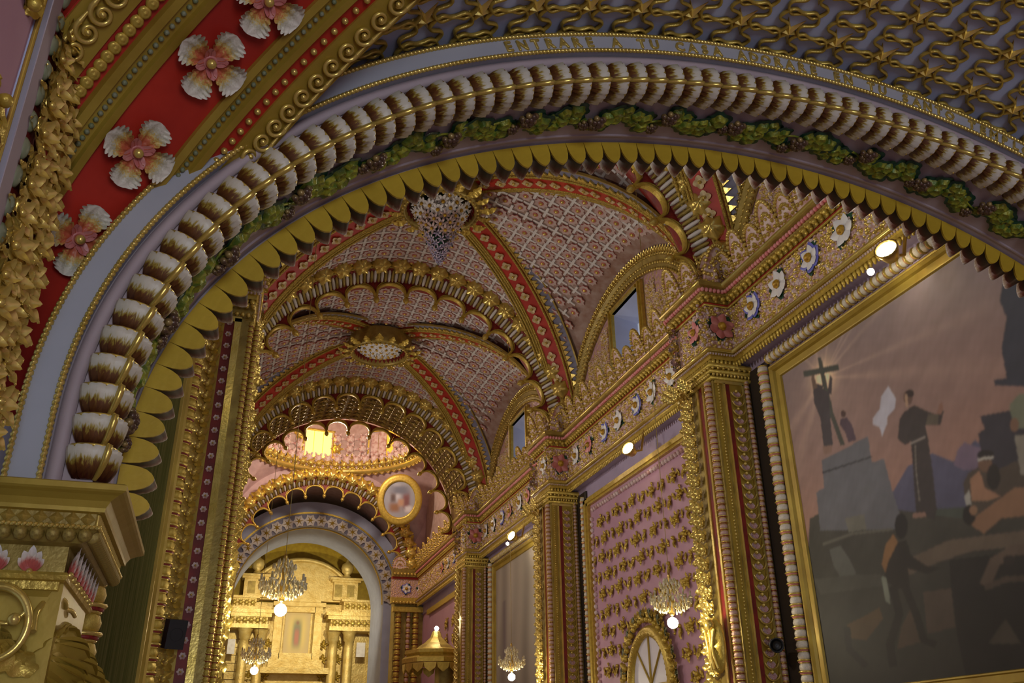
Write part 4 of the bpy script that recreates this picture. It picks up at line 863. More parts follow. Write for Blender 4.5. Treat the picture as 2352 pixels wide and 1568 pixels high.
# ------------------------------------------------------------------ rose panel with gilt leaf sprays and the arched fanlight
pn = thing('rose_panel', (XR-.02, 12.4, 0), 'rose pink wall panel strewn with gilt leaf sprays around an arched fanlight', 'panel')
part('panel_board', box(XR-.03, XR, 10.35, 14.45, -1.2, 4.16), pink, pn)
for (a, b, c, d) in ((10.2, 10.35, -1.2, 4.3), (14.45, 14.6, -1.2, 4.3), (10.2, 14.6, 4.16, 4.3)):
    part('frame_bar', box(XR-.09, XR, a, b, c, d).put(box(XR-.12, XR, a+.04, b-.04, c+.04 if c > 0 else c, d-.04)), gold, pn)
Ms = [T(XR-.07, 14.68, z) @ S(.06, .058, .105) for z in np.arange(-.3, 4.4, .105)]; parts('turned_spindle', spin_wr, pn, [m for m in Ms if in_frame(m[:3, 3], 40)])
cl = []
for y in np.arange(10.5, 14.4, .10): cl.append(T(XR-.05, y, 4.06) @ S(.04))
part('inner_bead_line', G().many(sph(1, 6, 4), cl+[T(XR-.05, 14.36, z) @ S(.04) for z in np.arange(-.3, 4.0, .1)]), rosewhite, pn, kind='stuff')
ls = G()
for a, s_ in ((0, 1), (1.0, .8), (-1.0, .8), (2.3, .6), (-2.3, .6)): ls.put(leaf(.17*s_, .05*s_, 3, .25, .22, 7, 3, 0, .45), RZ(a) @ T(.02, 0, .008))
ls.put(sph(.040, 8, 5), T(0, 0, .03)).put(sph(.028, 7, 4), T(.07, .05, .03)).put(sph(.028, 7, 4), T(.07, -.05, .03)); ls.put(sph(.022, 7, 4), T(-.09, .03, .015))
spray_me = mesh('gilt_leaf_spray', ls, [gold]); ls2 = G()
for a, s_ in ((0, 1.1), (.5, .7), (-.5, .7)): ls2.put(leaf(.17*s_, .045*s_, 2, .2, .2, 7, 3, 0, .3), RZ(a))
ls2.put(sph(.035, 8, 5), T(-.02, 0, .02)); bud_me = mesh('gilt_bud_spray', ls2, [gold])
FY, FZ, FR = 12.45, 1.02, .62
sp, bd = [], []
for r_ in range(13):
    for c_ in range(12):
        y = 10.58+c_*.34+(.17 if r_ % 2 else 0)+random.uniform(-.03, .03); z = 3.80-r_*.305+random.uniform(-.02, .02)
        if y > 14.3 or math.hypot(y-FY, z-FZ) < 1.0 or (z < FZ and abs(y-FY) < .95): continue
        M = fr((XR-.03, y, z), (0, random.uniform(-.7, .7), -1), (-1, 0, 0)); (sp if (r_+c_) % 2 == 0 else bd).append(M @ S(.92)); 
        bd.append(fr((XR-.03, y+.17, z-.05), (0, random.uniform(-.8, .8), 1), (-1, 0, 0)) @ S(.6))
parts('gilt_leaf_spray', spray_me, pn, sp); parts('gilt_bud_spray', bud_me, pn, bd)
fl = ob('window_1', None, None, T(XR-.03, FY, FZ), kind='structure', label='arched fanlight with radiating gilt bars in the rose panel')
a = np.linspace(0, PI, 33); arc_ = lambda R, z0=FZ: [(FY+R*math.cos(x), z0+R*1.12*math.sin(x)) for x in a]
def yz_plate(pts, x0, d, m=0):
    g = plate([(p[0], p[1]) for p in pts], d, m); v = g.verts(); g.v = [np.stack([x0-v[:, 2], v[:, 0], v[:, 1]], -1)]; return g
pl_ = arc_(FR)+[(FY-FR, -1.5), (FY+FR, -1.5)]
part('pane', yz_plate(pl_, XR-.03, .01), pane_grey, fl)
ring_ = np.array([[(XR-.03-h, FY+R*math.cos(x), FZ+R*1.12*math.sin(x)) for R, h in ((FR-.03, 0), (FR-.03, .06), (FR+.04, .10), (FR+.10, .05), (FR+.12, 0))] for x in a]); low = ring_.copy()
rr = np.concatenate([ring_[:1]*1, ring_, ring_[-1:]*1]); rr[0, :, 2] = -1.5; rr[-1, :, 2] = -1.5
part('gilt_arch_frame', grid(rr), gold, fl)
for x in (PI/2, PI*.26, PI*.74): part('glazing_bar', tube([(XR-.05, FY, FZ), (XR-.05, FY+FR*math.cos(x), FZ+FR*1.12*math.sin(x))], .018, 6), gold_paint, fl)
part('glazing_bar', box(XR-.07, XR-.03, FY-FR, FY+FR, FZ-.04, FZ+.0), gold_paint, fl)
gl = [fr((XR-.06, FY+.80*math.cos(x), FZ+.80*1.12*math.sin(x)), (0, math.cos(x), math.sin(x)), (-1, 0, 0)) @ RZ(.5*(-1)**k) @ S(1.25) for k, x in enumerate(np.linspace(0, PI, 21))]+[fr((XR-.06, FY+s_*.80, z), (0, s_, .2), (-1, 0, 0)) @ S(1.25) for s_ in (-1, 1) for z in np.arange(-.4, FZ, .16)]
gg_ = G()
for k in range(3): gg_.put(leaf(.15, .05, 3, .3, .2, 6, 3, k % 2, .4), RZ((k-1)*.7))
gg_.put(sph(.035, 7, 5, 0), T(.0, 0, .04)); garl = mesh('garland_leaf', gg_, [gold, greygreen]); parts('garland_leaf', garl, fl, gl)
part('bead_arch', G().many(sph(.028, 6, 4), [T(XR-.10, FY+(FR+.02)*math.cos(x), FZ+(FR+.02)*1.12*math.sin(x)) for x in np.linspace(0, PI, 30)]), gold_hi, fl, kind='stuff')
# far rose panel beyond the third pilaster
pn2 = thing('rose_panel', (XR, 24, 1), 'small rose panel with gilt sprays behind the pulpit canopy', 'panel')
part('panel_board', box(XR-.03, XR, 22.3, 27.5, -1.2, 4.15), pink, pn2); part('frame_bar', box(XR-.10, XR, 22.15, 22.3, -1.2, 4.3).put(box(XR-.1, XR, 22.15, 27.6, 4.15, 4.3)), gold, pn2)
parts('gilt_leaf_spray', spray_me, pn2, [fr((XR-.03, y, z), (0, .3*(-1)**k, -1), (-1, 0, 0)) @ S(1.3) for k, z in enumerate(np.arange(0, 4, .45)) for y in (22.8, 23.5, 24.3, 25.1)])
# ------------------------------------------------------------------ nave vaults
RH, RDX = 2.68, 3.22; LB, LA = 2.13, 2.74
def zb(dx): return ZS+math.sqrt(max(.0, RB*RB-dx*dx))
def rdx(dy): return RDX*min(1, abs(dy)/RH)
def zl(dy): return ZS+LB*math.sqrt(max(0, 1-(dy/LA)**2))
def side_pt(dy, v, s, yc):
    d0 = rdx(dy); z0 = zb(d0); d = d0+(HW-d0)*v; return np.array([XC+s*d, yc+dy, z0+(zl(dy)-z0)*v**1.35])
ti = G(); ph = np.arange(16)*PI/8; rr = np.where(np.arange(16) % 2 == 0, .128, .098)
ti.put(plate([(r*math.cos(a+PI/4), r*math.sin(a+PI/4)) for r, a in zip(rr, ph)], .022, 0, 1)); ti.put(lathe([(.052, .022), (.050, .034), (.040, .036), (.036, .026)], 10, 1)); ti.put(sph(.036, 8, 4, 2, True), T(0, 0, .022))
tile_me = mesh('rosette_tile', ti, [palepink, redpet, gold_hi])
_a, _b = .135, .023
cr = plate([(-_a, -_b), (-_b, -_b), (-_b, -_a), (_b, -_a), (_b, -_b), (_a, -_b), (_a, _b), (_b, _b), (_b, _a), (-_b, _a), (-_b, _b), (-_a, _b)], .02)
cross_me = mesh('white_cross', cr, [offwhite])
dm = plate([(.088, 0), (.052, .052), (0, .088), (-.052, .052), (-.088, 0), (-.052, -.052), (0, -.088), (.052, -.052)], .03, 0, 1)
dmq = G()
for k in range(4): dmq.put(leaf(.10, .05, 1, .1, .12, 4, 2, 0, .05), RZ(k*PI/2) @ T(.004, 0, .018))
dmq.put(plate([(.10, 0), (.045, .045), (0, .10), (-.045, .045), (-.10, 0), (-.045, -.045), (0, -.10), (.045, -.045)], .02, 0, 1)).put(sph(.03, 8, 5, 1), T(0, 0, .032))
dia_me = mesh('diamond_flower', dmq, [beige, gold_hi]); tooth_me = mesh('gilt_tooth', plate([(-.05, 0), (.05, 0), (0, .105)], .03), [gold_hi])
def daisy(n, r, mp):
    g = G()
    for k in range(n): g.put(leaf(r, r*.24, 1, .12, -.1, 3, 1, 0, .02), RZ(k*2*PI/n) @ T(r*.22, 0, .01))
    return g.put(sph(r*.34, 8, 4, 1, True), T(0, 0, .01))
dw = mesh('daisy', daisy(9, .105, 0), [whitepet, yellowc]); dpk = mesh('pink_blossom', daisy(7, .09, 0), [palepink, yellowc]); dv = mesh('violet_blossom', daisy(6, .055, 0), [violet, bluegrey])
BAYW = ['nearest', 'second', 'third']
for bi, yc in enumerate(BAYS):
    kk = 1.06
    okp = lambda p: in_frame(p, 70) and through_arch(p, kk)
    g = G()
    for sy in (-1, 1):
        rows = []
        for dy in np.linspace(0, 2.82, 24):
            al = math.asin(min(1, rdx(dy)/RB)); a = np.linspace(-al, al, 33); rows.append(np.stack([XC+RB*np.sin(a), np.full(33, yc+sy*dy), ZS+RB*np.cos(a)], -1))
        g.put(grid(np.array(rows), 0, True))
    for s in (-1, 1):
        rows = [[side_pt(dy, v, s, yc) for v in np.linspace(0, 1, 14)] for dy in np.linspace(-RH, RH, 41)]; g.put(grid(np.array(rows), 0, True))
    # back of the vault keeps daylight out
    ceil = struct('ceiling', g, vaultbase)
    # ---- rosette tiles and white crosses
    tm, cm = [], []; pit = .30
    for sy in (-1, 1):
        for j in range(10):
            for i in range(-17, 18):
                for (oj, oi, lst) in ((0, 0, tm), (.5, .5, cm)):
                    dy = .12+(j+oj)*pit; a = (i+oi)*pit/RB
                    if abs(a) > 1.5 or dy > 2.55: continue
                    dx = RB*math.sin(abs(a)); m = .40 if lst is tm else .32
                    if RDX*dy/RH-dx < m*1.25: continue
                    p = np.array([XC+RB*math.sin(a), yc+sy*dy, ZS+RB*math.cos(a)])
                    if okp(p): lst.append(fr(p, (math.cos(a), 0, -math.sin(a)), (-math.sin(a), 0, -math.cos(a))))
    for s in (-1, 1):
        for i in range(-8, 9):
            for (oj, oi, lst) in ((0, 0, tm), (.5, .5, cm)):
                dy = (i+oi)*pit; L = HW-rdx(dy)
                if L < .5: continue
                d0 = rdx(dy)
                for kq in range(3, 13):
                    dxq = HW-.40+.0-(kq-3+oj)*.272
                    if dxq < d0+.36: continue
                    v = (dxq-d0)/(HW-d0); p = side_pt(dy, v, s, yc)
                    if v < .05 or v > .99 or abs(dy) > 2.3: continue
                    t = unit(side_pt(dy, min(1, v+.02), s, yc)-side_pt(dy, v-.02, s, yc)); b = unit(np.array([0, 1.0, 0])); n = np.cross(t, b); n = -n if n[2] > 0 else n
                    if okp(p): lst.append(fr(p, b, n))
    parts('rosette_tile', tile_me, ceil, tm); parts('white_cross', cross_me, ceil, cm)
    # ---- diagonal ribs
    for sx in (-1, 1):
        for sy in (-1, 1):
            d = np.linspace(.45, 3.2, 60); P = np.array([(XC+sx*v, yc+sy*v*RH/RDX, zb(v)) for v in d])
            if not any(in_frame(p, 10) and through_arch(p, 1.0) for p in P): continue
            t = np.gradient(P, axis=0); t /= np.linalg.norm(t, axis=1)[:, None]; acr = unit(np.cross([0, 0, 1], [sx*RDX, sy*RH, 0])); acr = acr if acr[0]*sx > 0 else -acr; n = np.cross(t, acr); n *= np.where(n[:, 2:3] > 0, -1, 1); A = np.broadcast_to(acr, P.shape)
            rb = thing('vault_rib', tuple(P[-1]), 'red and gold vault rib of the %s bay running to its %s %s corner' % (BAYW[bi], 'far' if sy > 0 else 'near', 'right' if sx > 0 else 'left'), 'rib')
            part('rib_band', sweep(P, A, n, [(-.24, -.02), (-.24, .03), (-.16, .06), (.16, .06), (.24, .03), (.24, -.02)]), red, rb)
            gb_ = G()
            for q in (-.36, -.30, -.235, -.18, .18, .235): gb_.put(tube(P+A*q*(1 if sy > 0 else -1)+n*(.055 if abs(q) < .2 else .035 if abs(q) < .25 else .02), .027, 6))
            part('gilt_rope', gb_, rope_gold, rb)
            qs = 1 if sy > 0 else -1
            part('dark_border', sweep(P[8:], A[8:]*qs, n[8:], [(.26, -.01), (.26, .015), (.43, .010), (.43, -.01)]), bluegrey, rb)
            part('gilt_edge', sweep(P[6:], A[6:]*qs, n[6:], [(.43, -.01), (.43, .03), (.46, .03), (.46, -.01)]).put(sweep(P[6:], A[6:]*qs, n[6:], [(-.27, -.01), (-.27, .03), (-.33, .02), (-.33, -.01)])), gold_old, rb)
            seg = np.r_[0, np.cumsum(np.linalg.norm(np.diff(P, axis=0), axis=1))]
            fr_at = lambda s_, q, h: (lambda i: fr(P[i]+acr*q+n[i]*h, t[i], n[i]))(int(np.interp(s_, seg, np.arange(60))))
            parts('diamond_flower', dia_me, rb, [m for m in (fr_at(s_, -.02, .06) @ S(.98) for s_ in np.arange(.3, seg[-1], .262)) if okp(m[:3, 3])])
            parts('gilt_tooth', tooth_me, rb, [m for m in (fr_at(s_, .255*qs, .015) @ S(1, 1 if np.dot(np.cross(n[30], t[30]), acr*qs) > 0 else -1, 1) for s_ in np.arange(.5, seg[-1], .125)) if okp(m[:3, 3])])
    # ---- boss of flowers
    if bi > 0:
        bs = thing('flower_boss', (XC, yc, 8.75), 'round gilt boss with a long hanging cone of daisies in the second bay vault' if bi == 1 else 'shallow round gilt boss filled with daisies in the third bay vault', 'boss')
        part('gilt_dish', lathe([(.72, .10), (.70, -.24), (.64, -.31), (.58, -.27), (.56, -.12), (.46, .03), (0, .06)], 36), gold_old, bs).matrix_basis = Matrix.Translation((0, 0, 0))
        bm = G()
        for k in range(40): a = k*2*PI/40; bm.put(sph(.028, 6, 4), T(XC+.64*math.cos(a), yc+.64*math.sin(a), 8.44))
        part('bead_ring', bm, gold_hi, bs, kind='stuff')
        part('inner_tooth_ring', G().many(G().put(tooth_me and REG[tooth_me.name][0]), [fr((XC+.555*math.cos(a), yc+.555*math.sin(a), 8.60), (-math.sin(a), math.cos(a), 0), (-math.cos(a), -math.sin(a), -.3)) for a in np.arange(36)*2*PI/36]), dred, bs, kind='stuff')
        rl = leaf(.30, .10, 3, .3, .25, 8, 3, 0, .35); rl_me = mesh('rim_leaf', rl, [gold])
        parts('rim_leaf', rl_me, bs, [fr((XC+.66*math.cos(a), yc+.66*math.sin(a), 8.47), (math.cos(a), math.sin(a), .6), (math.cos(a)*.5, math.sin(a)*.5, -1)) @ S(1 if k % 2 else .8) for k, a in enumerate(np.arange(18)*2*PI/18)])
        H = 1.05 if bi == 1 else .10
        K = 100 if bi == 1 else 34
        for k in range(K):
            u = (k+.5)/K; a = k*2.39996
            if bi == 1: r = .45*(1-u)**.85+.02; z = 8.54-H*u**1.15
            else: r = .44*math.sqrt(u); z = 8.56-.10*(1-u)
            n = unit([math.cos(a)*(.9 if bi == 1 else .3), math.sin(a)*(.9 if bi == 1 else .3), -.75]); p = (XC+r*math.cos(a), yc+r*math.sin(a), z)
            me = dw if (u < .30 or (bi == 2 and u > .25)) else (dpk if u < .58 else dv); ob(me.name.split('.')[0], me, bs, fr(p, (-math.sin(a), math.cos(a), 0), n) @ S(1.0 if me is not dv else 1.1-.5*(u-.66)))
        lf_ = mesh('green_leaf', leaf(.16, .05, 2, .2, .15, 5, 2, 0, .2), [green]); rows = []
        for k in range(30):
            u = (k+.5)/30; a = k*2.39996+1.1; r = (.43*(1-u)**.85 if bi == 1 else .42*math.sqrt(u)); z = 8.56-H*u**1.15 if bi == 1 else 8.60
            rows.append(fr((XC+r*math.cos(a), yc+r*math.sin(a), z), (math.cos(a), math.sin(a), -.8), (math.cos(a), math.sin(a), .5)) @ S(.9-.4*u))
        parts('green_leaf', lf_, bs, rows)
        cg_ = lathe([(.44, 0), (.40, -.06), (.02, -.07)] if bi == 2 else [(.40, 0), (.34, -.2), (.22, -.45), (.10, -.75), (.03, -1.0), (0, -1.05)], 16); cg_.v = [v+np.array([XC, yc, 8.60]) for v in cg_.v]; part('cluster_core', cg_, green, bs)
    # ---- lunettes
    for s, nm in ((1, 'right'), (-1, 'left')):
        x0, x1 = sorted((XC+s*HW, XC+s*(HW+.4))); wy, wz0, wz1 = .56, ZS+.15, ZS+1.60
        gl_ = box(x0, x1, yc-3.0, yc-wy, ZS-.1, ZS+2.6).put(box(x0, x1, yc+wy, yc+3.0, ZS-.1, ZS+2.6)).put(box(x0, x1, yc-wy, yc+wy, ZS-.1, wz0)).put(box(x0, x1, yc-wy, yc+wy, wz1, ZS+2.6))
        struct('wall_'+nm, gl_, beads_rose)
        wn = ob('window_%d' % (2+2*bi+(s < 0)), None, None, T(XC+s*HW, yc, wz0), kind='structure', label='square lunette window with pale daylight in the %s bay, %s side' % (BAYW[bi], nm))
        xo = XC+s*(HW+.38); xi = XC+s*(HW-.01)
        rv = G()
        for (a, b) in (((yc-wy, wz0), (yc-wy, wz1)), ((yc-wy, wz1), (yc+wy, wz1)), ((yc+wy, wz1), (yc+wy, wz0)), ((yc+wy, wz0), (yc-wy, wz0))):
            f_ = .12; sh = lambda q: (yc+(q[0]-yc)*(1-f_*2), (wz0+wz1)/2+(q[1]-(wz0+wz1)/2)*(1-f_*2))
            rv.put(grid(np.array([[(xi, *a), (xi, *b)], [(xo, *sh(a)), (xo, *sh(b))]]), 0, False))
        part('reveal', rv, greyblue, wn); part('pane', box(*sorted((xo, xo+s*.02)), yc-wy, yc+wy, wz0, wz1), sky_glass, wn)
        fb = G(); e = .10
        for (a, b, c, d) in ((yc-wy-e, yc-wy, wz0, wz1+e), (yc+wy, yc+wy+e, wz0, wz1+e), (yc-wy, yc+wy, wz1, wz1+e)): fb.put(box(*sorted((xi, xi-s*.06)), a, b, c, d)); fb.put(box(*sorted((xi, xi-s*.10)), a+.035*(b-a > .2 or 1), b-.035, c, d-.035))
        part('gilt_frame', fb, gold, wn)
        if s > 0 and not okp(np.array([XC+s*HW, yc, ZS+1])) and bi == 0: pass
        la = thing('lunette_arch', (XC+s*HW, yc, ZS), 'gilded leafy arch framing the lunette window of the %s bay, %s side' % (BAYW[bi], nm), 'arch')
        th = np.linspace(.04, PI-.04, 70); prof = [(-.02, 0), (-.02, .06), (-.10, .09), (-.16, .05), (-.24, .07), (-.32, .03), (-.32, 0)]
        p, t, n = ell_frame(LA, LB, th); PP = np.stack([np.full(70, XC+s*(HW-.01)), yc+p[:, 0], ZS+p[:, 1]], -1); NN = np.stack([0*n[:, 0], n[:, 0], n[:, 1]], -1); BB = np.broadcast_to(np.array([-s, 0, 0.0]), PP.shape)
        part('arch_band', sweep(PP, NN, BB, prof), gold_old, la)
        tq, _ = arc_eq(LA, LB, .10); p, t, n = ell_frame(LA, LB, tq, -.20)
        if s > 0:
            cand = [(np.array([XC+s*(HW-.07), yc+p[i, 0], ZS+p[i, 1]]), np.array([0, n[i, 0], n[i, 1]])) for i in range(len(tq))]; cand = [c for c in cand if okp(c[0])]
            parts('leaf_fringe', fringe_me, la, [fr(c[0]+c[1]*.12, c[1], (-1, 0, 0)) @ S(1.2) for c in cand])
            fld = []
            for yy_ in np.arange(-2.5, 2.51, .32):
                for zz_ in np.arange(.12, 2.0, .31):
                    if (yy_/(LA-.42))**2+((zz_+.1)/(LB-.42))**2 > 1 or (abs(yy_) < .85 and zz_ > -.1): continue
                    q_ = np.array([XC+HW-.01, yc+yy_, ZS+zz_])
                    if okp(q_): fld.append(fr(q_, (0, 1, 0), (-1, 0, 0)) @ S(.5, .5, 1))
            if fld: part('bead_work', G().many(REG[patch_me[0].name][0], fld), [gold_hi, rosewhite], la, kind='stuff')
            part('bead_string', G().many(sph(.028, 6, 4), [T(*(c[0])) for c in cand]+[T(*(c[0]-c[1]*.11)) for c in cand]), gold_hi, la, kind='stuff')
# ------------------------------------------------------------------ transverse arches
ro_ = G(); nu, nv = 18, 7
thr = np.linspace(0, PI/2, nv+1); phr = np.arange(nu)*2*PI/nu
Rm = 1+.16*np.cos(6*phr)[None]*np.sin(thr*2)[:, None]**2+.10*np.cos(9*thr)[:, None]*np.cos(3*phr)[None]
ro_.put(grid(np.stack([Rm*np.sin(thr)[:, None]*np.cos(phr), Rm*np.sin(thr)[:, None]*np.sin(phr), Rm*np.cos(thr)[:, None]*.95], -1)*.135, 0, True, False, cv=True))
for k in range(6): ro_.put(leaf(.14, .045, 2, .2, .2, 5, 2, 0, .3), RZ(k*PI/3) @ T(.09, 0, .0))
ros_me = mesh('gilt_rosette', ro_, [gold_hi]); bob = lathe([(.3, .5), (.8, .38), (1, 0), (.8, -.38), (.3, -.5)], 8)
bobw = mesh('bobbin', bob, [offwhite]); bobp = mesh('bobbin', bob, [gold_old])
pend = lathe([(.020, .14), (.024, .10), (.045, .09), (.05, .07), (.022, .055), (.055, .02), (.062, -.02), (.045, -.06), (.015, -.085), (.0, -.11)], 10); pend_me = mesh('pendant', pend, [gold_hi])
def cusp_mesh(n, r0, r1, rt, d, mats):
    w = PI/n; b = np.linspace(-w/2, w/2, 17); g = G()
    top = np.stack([r0*np.sin(b), r0*np.cos(b)], -1); q = b/(w/2); rl_ = r1+(rt-r1)*np.sqrt(np.maximum(0, 1-q**2))
    lob = np.stack([rl_*np.sin(b*.985), rl_*np.cos(b*.985)], -1); base = r0
    a = np.stack([top[:, 0], np.zeros(17), top[:, 1]-base], -1); c = np.stack([lob[:, 0], np.zeros(17), lob[:, 1]-base], -1); a2 = a+[0, d, 0]; c2 = c+[0, d, 0]
    g.put(grid(np.stack([a, c]), 0, False)); g.put(grid(np.stack([a2, c2]), 0, False)); g.put(grid(np.stack([c, c2]), 1, False)); g.put(tube(c+np.array([0, -.01, 0]), .028, 6, 1)); g.put(tube(c+np.array([0, -.005, .055])*1.0, .016, 5, 1)); return mesh('cusp', g, mats)
def tarch(t, lab, n=14, deep=0.0, R=RB, yaw_mats=None, cap=300, bead=.075, zspr=ZS, scale=1.0):
    ar = thing('transverse_arch', (XC, t, zspr), lab, 'arch'); th = np.linspace(0, PI, 73)
    def ringT(prof, m=0, sm=False): return grid(np.stack([np.stack([XC+r*np.cos(th), np.full(73, y), zspr+r*np.sin(th)], -1) for r, y in prof], 1), m, sm, False, cv=True)
    part('arch_ring', ringT([(R+.06, t-.38), (R-.14, t-.38), (R-.30, t-.13), (R-.30, t+.13+deep), (R-.14, t+.38+deep), (R+.06, t+.38+deep)]), soffit_umber if deep else dred, ar)
    part('gilt_band', ringT([(R+.05, t-.40), (R-.11, t-.40), (R-.14, t-.36), (R-.05, t-.33), (R+.05, t-.33)]), gold_old, ar)
    okp = lambda M: in_frame(np.asarray(M)[:3, 3], 60) and through_arch(np.asarray(M)[:3, 3], 1.05)
    def at(a, r, y): return np.array([XC+r*math.cos(a), y, zspr+r*math.sin(a)])
    ms = [fr(at(a, R-.03, t-.375), (-math.sin(a), 0, math.cos(a)), (-math.cos(a)*.8, -.85, -math.sin(a)*.8)) @ S(1.42*scale) for a in (np.arange(26)+.5)*PI/26]; parts('gilt_rosette', ros_me, ar, [m for m in ms if okp(m)])
    nb = int(PI*R/bead); A_, B_ = [], []
    for k in range(nb):
        a = (k+.5)*PI/nb; M = fr(at(a, R-.145, t-.215), (0, 1, 0), (-math.sin(a), 0, math.cos(a))) @ RY(PI/2) @ S(.030, .030, .15)
        M = fr(at(a, R-.235, t-.255), (-math.sin(a), 0, math.cos(a)), (-.62*math.cos(a), 1, -.62*math.sin(a))) @ S(bead*.46, .04, .27)
        (A_ if k % 2 else B_).append(M)
    parts('bobbin', bobw, ar, [m for m in A_ if okp(m)]); parts('bobbin', bobp, ar, [m for m in B_ if okp(m)])
    if deep:
        lmp = sph(.07, 8, 4, 0, True, .7)
        for k in range(3): lmp.put(leaf(.14, .05, 2, .3, .2, 5, 2, 0, .3), RZ(k*2.1))
        part('soffit_relief', G().many(lmp, [fr(at(a, R-.30, t+y), (-math.sin(a), 0, math.cos(a)), (-math.cos(a), 0, -math.sin(a))) for a in np.arange(.25, PI-.2, .085) for y in np.arange(.25, deep+.1, .27)]), gold_old, ar, kind='stuff')
    cm = cusp_mesh(n, R-.29, R-.60, R-.33, .10, [dred, gold]); cs, pn_ = [], []
    for y in ([t-.12] if not deep else [t-.12, t+.24+deep]):
        for k in range(n):
            a = (k+.5)*PI/n; cs.append(fr(at(a, R-.29, y), (math.sin(a), 0, -math.cos(a)), (math.cos(a), 0, math.sin(a))))
        for k in range(1, n):
            a = k*PI/n; pn_.append(fr(at(a, R-.64, y+.05), (math.sin(a), 0, -math.cos(a)), (math.cos(a), 0, math.sin(a))))
    parts('cusp', cm, ar, [m for m in cs if okp(m)]); parts('pendant', pend_me, ar, [m for m in pn_ if okp(m)])
    # flared infill between arch and vault so no light leaks
    return ar
tarch(TY[0], 'nearest transverse arch of gilt rosettes, its right haunch seen beside the rose lunette')
tarch(TY[1], 'second transverse arch with scalloped cusps and pendants, behind the flower boss')
tarch(TY[2], 'third transverse arch with a dark cusped soffit framing the lit dome', deep=1.7)
# ------------------------------------------------------------------ crossing, dome, apse
DY, DZ, DR = 25.98, 8.72, 2.78
# pendentives: from the square of the crossing to the dome ring
g = G(); K = 96; rows = []
for u in np.linspace(0, 1, 12):
    r_ = []
    for k in range(K):
        a = k*2*PI/K; c, s = math.cos(a), math.sin(a); q = min(3.37/max(abs(c), 1e-6), 2.80/max(abs(s), 1e-6)); zlow = ZS+math.sqrt(max(0, 3.2**2-(q*c if abs(c*2.80) < abs(s*3.37) else q*s)**2)) if True else 0
        lowp = np.array([XC+q*c, DY+q*s, min(zlow, DZ-.1)]); hip = np.array([XC+DR*c, DY+DR*s, DZ]); w_ = u; r_.append(lowp*(1-w_)+hip*w_+np.array([c, s, 0])*.10*math.sin(PI*w_))
    rows.append(r_)
pen = struct('ceiling', grid(np.array(rows), 0, True, False, cv=True), pendrose)
ringm = thing('dome_ring', (XC, DY, DZ), 'polished round cornice ring at the foot of the dome', 'cornice')
def mv(g, x, y, z): g.v = [v+np.array([x, y, z]) for v in g.v]; return g
part('gilt_ring', mv(lathe([(DR+.08, 0), (DR-.05, -.05), (DR-.16, .02), (DR-.18, .10), (DR-.10, .16), (DR-.12, .24), (DR+.08, .26)], 64), XC, DY, DZ), gold_hi, ringm)
dm_ = [fr((XC+(DR-.14)*math.cos(a), DY+(DR-.14)*math.sin(a), DZ+.30), (-math.sin(a), math.cos(a), 0), (-math.cos(a), -math.sin(a), -.3)) for a in np.arange(72)*2*PI/72]
parts('bead_palmette', fan2_me, ringm, [m @ S(.55, .95, 1) for m in dm_ if in_frame(m[:3, 3], 40)])
parts('gilt_rosette', ros_me, ringm, [fr((XC+(DR-.20)*math.cos(a), DY+(DR-.20)*math.sin(a), DZ+.26), (-math.sin(a), math.cos(a), 0), (-math.cos(a), -math.sin(a), -.4)) @ S(.85) for a in np.arange(60)*2*PI/60 if in_frame((XC, DY+DR*math.sin(a), DZ)) and math.sin(a) > -.2])
# drum with windows
g = G(); zd0, zd1 = DZ+.2, DZ+1.9; nw = 8; wins = [PI/2+.12+k*2*PI/nw for k in range(nw)]; hwid = .155
for k in range(nw):
    a0 = wins[k]+hwid; a1 = wins[(k+1) % nw]-hwid + (2*PI if k == nw-1 else 0); aa = np.linspace(a0, a1, 9); g.put(grid(np.array([[(XC+DR*math.cos(a), DY+DR*math.sin(a), z) for z in (zd0, zd1)] for a in aa]), 0, True))
    aa = np.linspace(wins[k]-hwid, wins[k]+hwid, 5)
    for za, zb_ in ((zd0, DZ+.42), (DZ+1.42, zd1)): g.put(grid(np.array([[(XC+DR*math.cos(a), DY+DR*math.sin(a), z) for z in (za, zb_)] for a in aa]), 0, True))
struct('wall_drum', g, palepink)
for k in range(nw):
    a = wins[k]; c, s = math.cos(a), math.sin(a)
    if s < -.3: continue
    wn = ob('window_%d' % (10+k), None, None, T(XC+DR*c, DY+DR*s, DZ+.42), kind='structure', label='sunlit amber window of the dome drum' if k == 0 else 'dome drum window')
    tx = np.array([-s, c, 0]); ax = np.array([c, s, 0]); ctr = np.array([XC+(DR+.02)*c, DY+(DR+.02)*s, DZ+.92])
    for i in (-1, 0, 1):
        pa = plate([(-.145, -.5), (.145, -.5), (.145, .5), (-.145, .5)], .02)
        part('pane', G().put(pa, fr(ctr+tx*i*.31, tx, -ax)), amber_glass if k == 0 else (amber_dim if i == -1 else rosewhite), wn)
    part('gilt_frame', tube(np.array([ctr+tx*x+np.array([0, 0, z])-ax*.05 for x, z in ((-.50, -.54), (.50, -.54), (.50, .54), (-.50, .54))]), .05, 6, closed=True), gold, wn)
    part('glazing_bar', tube([ctr-tx*.155+np.array([0, 0, -.5]), ctr-tx*.155+np.array([0, 0, .5])], .015, 5).put(tube([ctr+tx*.155+np.array([0, 0, -.5]), ctr+tx*.155+np.array([0, 0, .5])], .015, 5)), gold_paint, wn)
struct('ceiling', mv(lathe([(DR*math.cos(x), zd1+2.6*math.sin(x)) for x in np.linspace(0, PI/2, 12)], 48), XC, DY, 0), rosewhite)
